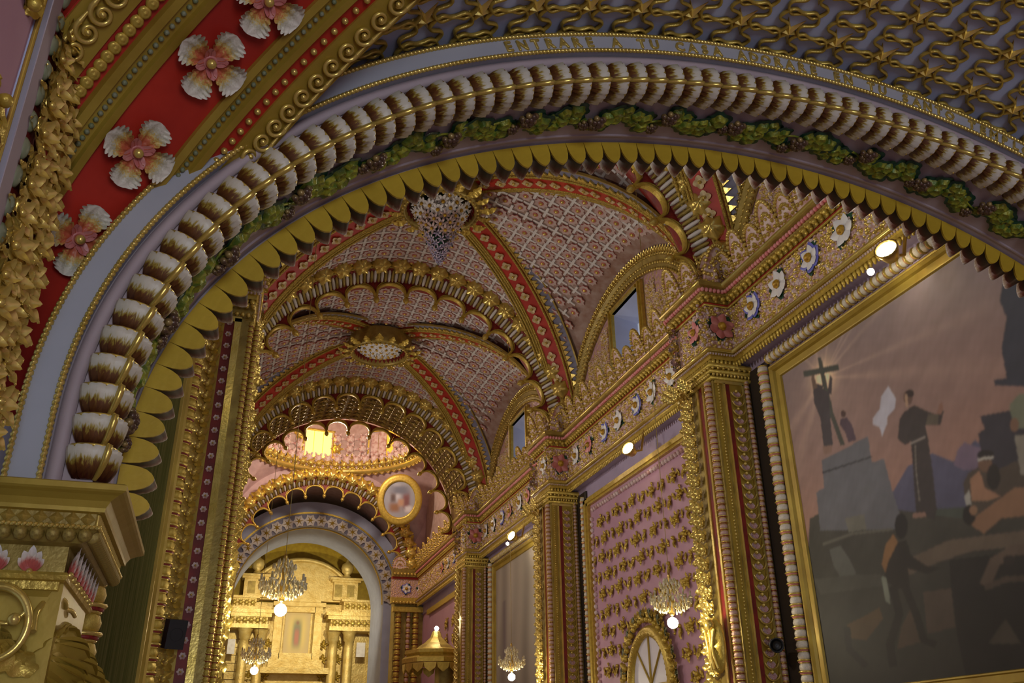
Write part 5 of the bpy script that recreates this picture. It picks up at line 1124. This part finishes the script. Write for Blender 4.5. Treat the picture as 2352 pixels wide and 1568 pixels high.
cl2 = [fr((XC+(DR-.03)*math.cos(a), DY+(DR-.03)*math.sin(a), z), (-math.sin(a), math.cos(a), 0), (-math.cos(a), -math.sin(a), 0)) @ S(1.0) for a in np.arange(40)*2*PI/40+.05 for z in (DZ+.5, DZ+.85, DZ+1.2) if math.sin(a) > 0 and min(abs(np.angle(np.exp(1j*(a-w_)))) for w_ in wins) > .20]
dd = ob('drum_relief', None, None, T(XC, DY, DZ), 'pink and gold leaf reliefs between the windows of the dome drum', 'ornament')
ros_w = mesh('rose_rosette', REG[ros_me.name][0], [rosewhite]); parts('gilt_rosette', ros_me, dd, cl2[::4]); parts('rose_rosette', ros_w, dd, [m for i, m in enumerate(cl2) if i % 4])
parts('rose_rosette', ros_w, ringm, [fr((XC+(DR-.16)*math.cos(a), DY+(DR-.16)*math.sin(a), z), (-math.sin(a), math.cos(a), 0), (-math.cos(a), -math.sin(a), -.2)) @ S(1.05) for a in np.arange(52)*2*PI/52 for z in (DZ+.42,) if math.sin(a) > .1])
struct('wall_right', box(XR, XR+.4, 21.4, YEND+.3, ZS-.1, ZS+3.4), palepink); struct('wall_left', box(XL-.4, XL, 21.4, YEND+.3, ZS-.1, ZS+3.4), palepink)
# far pier face with its own entablature, apse arch
struct('wall_far', box(XC+2.45, XR+1, YEND, YEND+.6, ZF, ZS).put(box(XL-1, XC-2.45, YEND, YEND+.6, ZF, ZS)), gold_old)
th = np.linspace(0, PI, 49)
spn = grid(np.stack([np.stack([XC+2.75*np.cos(th), np.full(49, YEND), ZS+2.75*np.sin(th)], -1), np.stack([XC+np.clip(5.2*np.cos(th), -3.6, 3.6), np.full(49, YEND), ZS+np.minimum(5.2*np.sin(th), 3.3)], -1)]), 0, False)
struct('wall_far', spn, pendrose)
fe = thing('entablature', (XC+2.9, YEND, 4.6), 'short flower cornice facing the nave on the far right pier', 'cornice')
for z0, z1, d, m in ((4.6, 4.78, .10, gold), (4.78, 5.36, .04, beads_pink), (5.36, 5.42, .07, red), (5.42, 5.66, .14, gold_old)): part('cornice_band', box(XC+2.30, XR+.3, YEND-d-.12, YEND, z0, z1), m, fe)
for x, k in ((5.50, 'blue'), (6.0, 'white')): frieze_flower(fe, k, (x, YEND-.16, 5.06), (0, -1, 0), .4, 1.0)
parts('bead_palmette', fan2_me, fe, [fr((x, YEND-.2, 5.67), (1, 0, 0), (0, -1, 0)) @ S(1, 1, 1) for x in (5.25, 5.70, 6.10)])
part('leaf_moulding', G().many(sph(.05, 7, 4), [T(x, YEND-.27, z) for x in np.arange(5.1, 6.2, .11) for z in (5.5, 4.62)]), gold_hi, fe, kind='stuff')
fp = thing('pilaster', (5.7, YEND, ZF), 'gilded column cluster on the far right pier behind the pulpit canopy', 'pilaster')
for x, r_ in ((5.30, .10), (5.62, .07), (5.85, .10)):
    parts('turned_spindle', spin_rg if r_ < .09 else spin_g, fp, [m for m in (T(x, YEND-.08, z) @ S(r_, r_, .16) for z in np.arange(.9, 4.5, .16)) if in_frame(m[:3, 3], 40)])
part('capital_roll', box(5.1, 6.1, YEND-.22, YEND, 4.35, 4.5), gold, fp)
tarch(YEND+.2, 'apse arch with bright gold cusps beyond the crossing', n=12, R=2.95, bead=.085, deep=0)
# medallion on the pendentive
md = thing('round_medallion', (4.96, 27.35, 7.63), 'round framed picture on the pink pendentive right of the apse arch', 'medallion')
mdM = fr((4.96, 27.35, 7.63), (1, -.25, 0), (-.35, -1, -.25))
def paint_md(g_):
    v = g_.verts(); return v
rg = np.linspace(0, .50, 16); ag = np.linspace(0, 2*PI, 33); PM = np.array([[(r*math.cos(a), r*math.sin(a)*1.12, .03) for a in ag] for r in rg]); me = mesh('picture', grid(PM, 0, True), oil); xs_, ys_ = PM[..., 0].ravel(), PM[..., 1].ravel()
cc = np.ones((len(xs_), 4)); base = np.array([lin((118, 120, 132))]*len(xs_)); 
for (x, y, a, b, c) in ((-.15, -.25, .18, .15, (110, 80, 60)), (.22, -.05, .12, .28, (96, 62, 66)), (-.1, .22, .13, .25, (150, 152, 164)), (.05, -.1, .1, .12, (140, 110, 92)), (.0, .3, .3, .14, (84, 88, 104)), (.3, -.3, .12, .1, (160, 160, 170)), (-.2, .05, .09, .15, (72, 60, 62))):
    k = np.exp(-((xs_-x)/a)**4-((ys_-y)/b)**4)[:, None]; base = base*(1-k)+lin(c)*k
cc[:, :3] = np.clip(base*KALB, 0, .9); ca = me.color_attributes.new('Col', 'FLOAT_COLOR', 'POINT'); ca.data.foreach_set('color', cc.ravel().astype(np.float32)); ob('picture', me, md, mdM)
fr_g = lathe([(.50, .0), (.50, .06), (.55, .09), (.62, .05), (.66, .07), (.72, .02), (.72, -.05)], 40); fr_g.v = [v*np.array([1, 1.12, 1]) for v in fr_g.v]
ob('gilt_frame', mesh('gilt_frame', fr_g, gold), md, mdM)
# apse: grey star-cut arch, side walls, vault
apse = thing('apse_arch', (XC, 31, ZS), 'grey and white apse arch cut with pointed stars above the altar', 'arch')
AR = 2.52; AZ = 5.0
def aring(prof, m=0): return grid(np.stack([np.stack([XC+r*np.cos(th), np.full(49, y), AZ+r*np.sin(th)], -1) for r, y in prof], 1), m, False, False, cv=True)
part('arch_ring', aring([(AR+.82, 31), (AR-.02, 31), (AR-.02, 33.7), (AR+.82, 33.7)]), greyblue, apse)
part('gilt_line', aring([(AR-.02, 31.2), (AR-.05, 31.22), (AR-.05, 31.28), (AR-.02, 31.3)]).put(aring([(AR+.40, 30.99), (AR+.40, 30.94), (AR+.46, 30.94), (AR+.46, 30.99)])), gold, apse)
for s_ in (-1, 1): part('arch_jamb', box(*sorted((XC+s_*(AR-.02), XC+s_*(AR+.82))), 31, 33.7, ZF, AZ), greyblue, apse)
sb = G(); sb.put(plate([(.20*math.cos(a)*(1 if k % 2 == 0 else .72), .20*math.sin(a)*(1 if k % 2 == 0 else .72)) for k, a in enumerate(np.arange(12)*PI/6)], .06, 0)); sb.put(REG[star_me.name][0], T(0, 0, .06) @ S(1.3), 1)
part('dark_face', aring([(AR-.01, 30.99), (AR+.38, 30.99), (AR+.38, 31.0), (AR-.01, 31.0)]), bluegrey, apse)
sb_me = mesh('star_block', sb, [offwhite, gold]); parts('star_block', sb_me, apse, [fr((XC+(AR+.16)*math.cos(a), 31, AZ+(AR+.16)*math.sin(a)), (math.sin(a), 0, -math.cos(a)), (0, -1, 0)) @ S(1.1) for a in (np.arange(22)+.5)*PI/22])
struct('wall_apse', box(XL-.3, XL, YEND, 36, ZF, 9).put(box(XR, XR+.3, YEND, 36, ZF, 9)).put(box(XL, XR, 35.6, 36, ZF, 9)), ochre)
struct('ceiling', grid(np.stack([np.stack([XC+3.0*np.cos(th), np.full(49, y), ZS+3.0*np.sin(th)], -1) for y in (YEND, 36)]), 0, True), palepink)
# gilded altarpiece
al = thing('altarpiece', (XC, 34.6, ZF), 'tall gilded classical altarpiece with columns and a framed holy picture', 'altarpiece')
altg = mat('altar_gilding', (.74, .58, .22), .42, .3, (.58, .40, .10), 5, .3, .7, .5, 16)
part('back_panel', box(XL+.2, XR-.2, 34.9, 35.0, ZF, 5.5), altg, al)
for k in range(16): part('panel_ledge', box(XL+.2, XC-1.1, 34.84, 34.9, 1.2+k*.27, 1.2+k*.27+.07), altg, al)
th_ = np.linspace(.15, PI-.15, 25)
tp = [(XC+2.0*math.cos(a), 5.3+1.75*math.sin(a)) for a in th_]; gt = plate(tp, .35); v = gt.verts(); gt.v = [np.stack([v[:, 0], 34.95-v[:, 2], v[:, 1]], -1)]; part('curved_pediment', gt, altg, al)
part('pediment_rim', tube(np.array([(x, 34.58, z) for x, z in tp]), .09, 8), altg, al)
def col_alt(x, y):
    g = lathe([(.24, 2.0), (.20, 2.1), (.17, 2.2), (.17, 4.0), (.15, 4.25), (.20, 4.3), (.22, 4.5), (.28, 4.62)], 14); return mv(g, x, y, -.15)
for s in (-1, 1):
    for x, y in ((1.30, 34.45), (1.85, 34.3), (2.80, 34.3)): part('column', col_alt(XC+s*x, y), altg, al)
    a, b = sorted((XC+s*1.1, XC+s*3.0))
    for z0, z1, o in ((4.47, 4.62, .02), (4.62, 4.85, -.02), (4.85, 4.98, .10), (4.98, 5.10, .18)): part('entablature_band', box(a-o, b+o, 34.05-o, 34.9, z0, z1), altg, al)
    a, b = sorted((XC+s*1.55, XC+s*2.85))
    for z0, z1, o in ((5.10, 5.22, .04), (5.22, 5.52, -.02), (5.52, 5.60, .08)): part('attic_block', box(a-o, b+o, 34.2-o, 34.9, z0, z1), altg, al)
    a, b = sorted((XC+s*1.15, XC+s*2.1))
    for z0, z1, o in ((5.6, 6.25, -.03), (6.25, 6.32, .06), (6.32, 6.40, .14)): part('upper_pier', box(a-o, b+o, 34.35-o, 34.9, z0, z1), altg, al)
    for x in (1.35, 1.80): part('sunk_panel', box(XC+s*x-.13, XC+s*x+.13, 34.34, 34.37, 5.72, 6.15), gold_old, al)
    part('urn', mv(lathe([(0, .75), (.06, .70), (.08, .62), (.20, .55), (.24, .40), (.20, .25), (.10, .15), (.16, .08), (.18, 0)], 14), XC+s*1.65, 34.5, 6.4), altg, al)
    part('scroll_panel', box(XC+s*2.3-.16, XC+s*2.3+.16, 34.28, 34.32, 3.6, 4.1), offwhite, al)
for s in (-1, 1):
    parts('gilt_rosette', ros_me, al, [fr((XC+s*x, 33.99, 4.735), (1, 0, 0), (0, -1, 0)) @ S(.62) for x in np.arange(1.25, 3.0, .22)]+[fr((XC+s*x, 34.2, 5.37), (1, 0, 0), (0, -1, 0)) @ S(.62) for x in np.arange(1.7, 2.8, .21)])
    parts('gilt_leaf_spray', spray_me, al, [fr((XC+s*x, 34.88, z), (0, 0, 1), (0, -1, 0)) @ S(1.3) for x in (1.0, 1.55) for z in (2.3, 2.9, 3.5, 4.0)])
part('niche_sill', box(XC-.95, XC+.95, 34.55, 34.9, 3.2, 3.5), altg, al); part('niche_lintel', box(XC-.95, XC+.95, 34.5, 34.9, 5.35, 5.5), altg, al); part('niche_cornice', box(XC-.75, XC+.75, 34.45, 34.9, 5.5, 5.62), altg, al)
for x in (-.72, .72): part('picture_frame', box(XC+x-.14, XC+x+.14, 34.62, 34.9, 3.5, 5.35), altg, al)
part('picture_frame', box(XC-.6, XC+.6, 34.62, 34.9, 5.15, 5.35), altg, al); part('picture_frame', box(XC-.6, XC+.6, 34.62, 34.9, 3.5, 3.72), altg, al)
part('niche_shelf', box(XC-1.2, XC+1.2, 34.3, 34.9, 3.0, 3.2).put(box(XC-1.0, XC+1.0, 34.4, 34.9, 2.5, 2.75)), altg, al)
# picture: soft figure in an oval glow
yy_, zz_ = np.meshgrid(np.linspace(-.45, .45, 30), np.linspace(-.72, .72, 44), indexing='ij'); P_ = np.stack([XC+yy_, np.full(yy_.shape, 34.82), 4.44+zz_], -1); me = mesh('holy_picture', grid(P_, 0, False, True), oil)
C_ = np.ones(yy_.shape+(3,))*lin((176, 158, 116)); k = np.exp(-((yy_/.33)**4+(zz_/.62)**4))[..., None]; C_ = C_*(1-k)+lin((200, 178, 104))*k
k = np.exp(-((yy_/.17)**4+((zz_+.04)/.50)**4))[..., None]; C_ = C_*(1-k)+lin((110, 116, 96))*k; k = np.exp(-((yy_/.09)**4+((zz_+.15)/.30)**4))[..., None]; C_ = C_*(1-k)+lin((164, 110, 92))*k; k = np.exp(-((yy_/.06)**2+((zz_-.36)/.08)**2))[..., None]; C_ = C_*(1-k)+lin((130, 96, 76))*k
A4 = np.ones((yy_.size, 4)); A4[:, :3] = np.clip(C_.reshape(-1, 3)*1.6, 0, .9); ca = me.color_attributes.new('Col', 'FLOAT_COLOR', 'POINT'); ca.data.foreach_set('color', A4.ravel().astype(np.float32)); ob('holy_picture', me, al)
# ------------------------------------------------------------------ lamps
def floodlight(p, side, lab, power, hasbulb=True, lit=True):
    fl = thing('floodlight', tuple(p), lab, 'lamp'); p = np.array(p); d = unit((-side*.85, -.5, .3)); M = fr(p, (0, 1, 0), d)
    ob('housing', flood_h, fl, M); ob('lens', flood_l, fl, M)
    part('bracket', tube([p-d*.06, p-d*.06+np.array([side*.16, 0, .04]), np.array([XC+side*3.14, p[1], 4.64])], .018, 6), brass, fl)
    if hasbulb: part('small_bulb', sph(.035, 10, 7), bulb, fl).matrix_basis = Matrix.Translation(tuple(np.array((-side*.05, .22, -.10))))
    s = spot_lamp('floodlight_beam', tuple(p+d*.10), tuple(p+np.array([-side*3.0, -.2, .35])), power, 128, (1, .93, .82), .07, .6); return fl
hg = lathe([(.03, -.10), (.07, -.09), (.10, .0), (.115, .06), (.10, .06), (.09, .02)], 14); flood_h = mesh('housing', hg, [brass]); flood_l = mesh('lens', sph(.085, 14, 8, 0, True, .9), [flood_glow])
for k, (y, w_) in enumerate(((5.78, 'above the big friar painting'), (11.68, 'above the rose panel'), (17.55, 'above the far grey painting'))):
    floodlight((5.60, y, 4.33 if k == 0 else 4.28), 1, 'bright floodlight on the right cornice ' + w_, 120, k != 1)
for k, (y, w_) in enumerate(((6.4, 'first'), (12.4, 'second'), (18.4, 'third'))):
    floodlight((2*XC-5.60, y, 4.3), -1, 'floodlight on the left cornice of the %s bay' % w_, 230)
# ------------------------------------------------------------------ chandeliers
def teardrop(s=1.0): return lathe([(0, .05), (.010, .03), (.016, .0), (.010, -.022), (0, -.032)], 6)
def chandelier(x, y, z, lab, ztop, K=.66):
    ch = thing('chandelier', (x, y, z), lab, 'chandelier', 'crystal chandeliers on cords')
    part('cord', tube([(x, y, z+.46), (x, y, ztop+.1)], .004, 5), gold_old, ch)
    KS = lambda g: (setattr(g, 'v', [np.array([x, y, z])+(v-np.array([x, y, z]))*K for v in g.v]), g)[1]
    part('ceiling_rose', mv(lathe([(0, -.05), (.03, -.04), (.05, .0), (.05, .03), (0, .03)], 10), x, y, ztop+.1), brass, ch)
    part('stem', KS(mv(lathe([(.0, .78), (.02, .76), (.03, .7), (.018, .62), (.05, .56), (.03, .48), (.02, .36), (.06, .30), (.07, .24), (.03, .16), (.05, .10), (.04, .05), (.0, .03)], 12), x, y, z)), brass, ch)
    for k in range(8):
        a = k*PI/4+.2; u = np.linspace(0, 1, 12); r = .04+.30*u; h = .22-.12*np.sin(u*PI)+.10*u
        part('arm', KS(tube(np.stack([x+r*math.cos(a), y+r*math.sin(a), z+h], -1), .010, 6)), brass, ch)
        part('candle_cup', KS(mv(lathe([(.0, .0), (.04, .01), (.045, .03), (.018, .035), (.018, .12), (0, .13)], 8), x+.34*math.cos(a), y+.34*math.sin(a), z+.32)), crystal, ch)
    td = teardrop(); Ms = []
    for R, h, n in ((.35, .27, 26), (.30, .20, 24), (.22, .15, 20), (.14, .12, 14), (.17, .56, 14), (.12, .50, 12), (.10, .62, 10)):
        for k in range(n): a = k*2*PI/n; Ms.append(T(x+R*math.cos(a), y+R*math.sin(a), z+h+random.uniform(-.015, .015)) @ S(1.35))
    for k in range(16):
        a = k*PI/8
        for u in np.linspace(.1, .95, 7): Ms.append(T(x+(.12+.22*u)*math.cos(a), y+(.12+.22*u)*math.sin(a), z+.52-.22*u-.10*math.sin(u*PI)) @ S(.8))
    part('crystal_drops', KS(G().many(td, Ms)), crystal, ch, kind='stuff')
    part('globe_bulb', mv(sph(.062, 16, 10), x, y, z-.05), bulb, ch)
    point_lamp('chandelier_light', (x, y, z-.16), 16, (1, .86, .6), .07)
zc = 1.45
for (x, y, lab) in ((.56, 9.45, 'crystal chandelier hanging high in front of the golden altarpiece, left of its holy picture'), (.61, 15.65, 'crystal chandelier lowest at the left, beside the golden altarpiece base'), (4.90, 9.42, 'crystal chandelier glowing in front of the rose panel fanlight'), (4.88, 15.45, 'crystal chandelier in front of the far grey painting')):
    b = {9.45: 1.42, 15.65: 1.40, 9.42: 1.43, 15.45: 1.35}[y]; chandelier(x, y, b+.05, lab, ZS+math.sqrt(max(0, (RB-(.30 if y not in (15.65,) else .22))**2-(x-XC)**2))-.09)
# ------------------------------------------------------------------ pulpit canopy, medallion relief, loudspeakers
pc = thing('pulpit_canopy', (5.25, 22.9, 2.2), 'gilded octagonal pulpit canopy with a lamp on top against the far right wall', 'canopy')
for prof, nm, m in (([(.0, .95), (.10, .9), (.16, .75), (.30, .62), (.42, .55), (.50, .48)], 'dome', gold_old), ([(.50, .48), (.78, .42), (.80, .34), (.74, .30), (.86, .22), (.86, .12), (.70, .10), (0, .14)], 'cornice', gold)):
    part(nm, mv(lathe(prof, 8, 0, False), 5.25, 22.9, 2.15), m, pc)
dr2 = mesh('scallop_drop', plate([(-.16, 0), (.16, 0), (.13, -.12), (0, -.22), (-.13, -.12)], .03), [gold]); parts('scallop_drop', dr2, pc, [fr((5.25+.78*math.cos(a), 22.9+.78*math.sin(a), 2.25), (-math.sin(a), math.cos(a), 0), (math.cos(a), math.sin(a), 0)) for a in np.arange(16)*PI/8])
part('back_board', box(5.3, XR-.1, 22.7, 23.2, ZF+1, 2.3), gold_old, pc); part('lamp_bulb', mv(sph(.055, 12, 8), 5.25, 22.9, 3.13), bulb, pc)
point_lamp('canopy_light', (5.1, 22.6, 3.3), 14, (1, .85, .6), .06)
ov = thing('oval_relief', (5.30, 9.30, 1.17), 'carved gilt oval relief of a bowed figure on the near right pilaster', 'relief')
og = G(); u = np.linspace(0, PI, 14); ph = np.linspace(0, 2*PI, 25)[:-1]
part('oval_body', G().put(grid(np.array([[(math.sin(a)*.13*math.cos(b), math.sin(a)*.30*math.sin(b)*1.0, math.cos(a)*.07*(1+.25*math.sin(7*b))) for b in ph] for a in u[:8]]), 0, True, False, cv=True), fr((5.36, 9.28, 1.18), (0, 1, .0), (-1, -.2, 0))), gold, ov)
for k in range(5): part('drapery_fold', tube(np.array([(5.30-.02*math.sin(v*PI), 9.20+.045*k+.05*math.sin(v*3+k), .93+.42*v) for v in np.linspace(0, 1, 10)]), .016, 6), gold_hi, ov)
part('head', G().put(sph(.06, 10, 8), T(5.28, 9.27, 1.40)), gold_hi, ov)
def spk(p, n, lab, s=1.0, round_=False):
    t_ = thing('loudspeaker', tuple(p), lab, 'loudspeaker'); M = fr(p, np.cross([0, 0, 1], n), n)
    g = plate([(-.085, -.13), (.085, -.13), (.085, .13), (-.085, .13)], .14) if not round_ else lathe([(0, -.02), (.06, -.02), (.075, .02), (.10, .14), (.085, .14), (.06, .06), (0, .05)], 14)
    ob('cabinet', mesh('cabinet', G().put(g, S(s)), black), t_, M)
    part('wall_bracket', tube([np.array(p), np.array(p)-np.array(n)*.12], .02, 6), black, t_)
    ob('speaker_cone', mesh('speaker_cone', G().put(lathe([(.06, .142), (.055, .135), (.02, .12), (0, .125)], 12), S(s)), black), t_, M)
spk((-.40, 8.82, 1.09), (.35, -1, -.2), 'small black loudspeaker mounted on the left pilaster', .95)
spk((5.79, 8.82, 1.15), (-.3, -1, -.2), 'black lamp-shaped loudspeaker beside the big painting frame', .8, True)
tuf = thing('leaf_tuft', (5.30, 9.45, 4.28), 'silvery gilt leaf tuft at the head of the near right pilaster', 'ornament'); parts('tuft_leaf', fringe_me, tuf, [fr((5.33, 9.35+.07*k, 4.25+.05*(k % 3)), (-.2, .8 if k > 2 else -.8, .5), (-1, -.4, .2)) @ S(1.3) for k in range(6)])
tuf = thing('leaf_tuft', (5.30, 15.45, 4.28), 'silvery gilt leaf tuft at the head of the second right pilaster', 'ornament'); parts('tuft_leaf', fringe_me, tuf, [fr((5.33, 15.35+.07*k, 4.25+.05*(k % 3)), (-.2, .8 if k > 2 else -.8, .5), (-1, -.4, .2)) @ S(1.3) for k in range(6)])
# altar lamps, and a fill light added in the dome to brighten the crossing
for x in (XC-1.6, XC+1.6): spot_lamp('altar_spot', (x, 29.6, 4.9), (XC, 34.6, 4.4), 400, 100, (1, .86, .56), .1)
point_lamp('dome_fill', (XC-.3, 25.0, 8.6), 330, (1, .80, .60), .3)
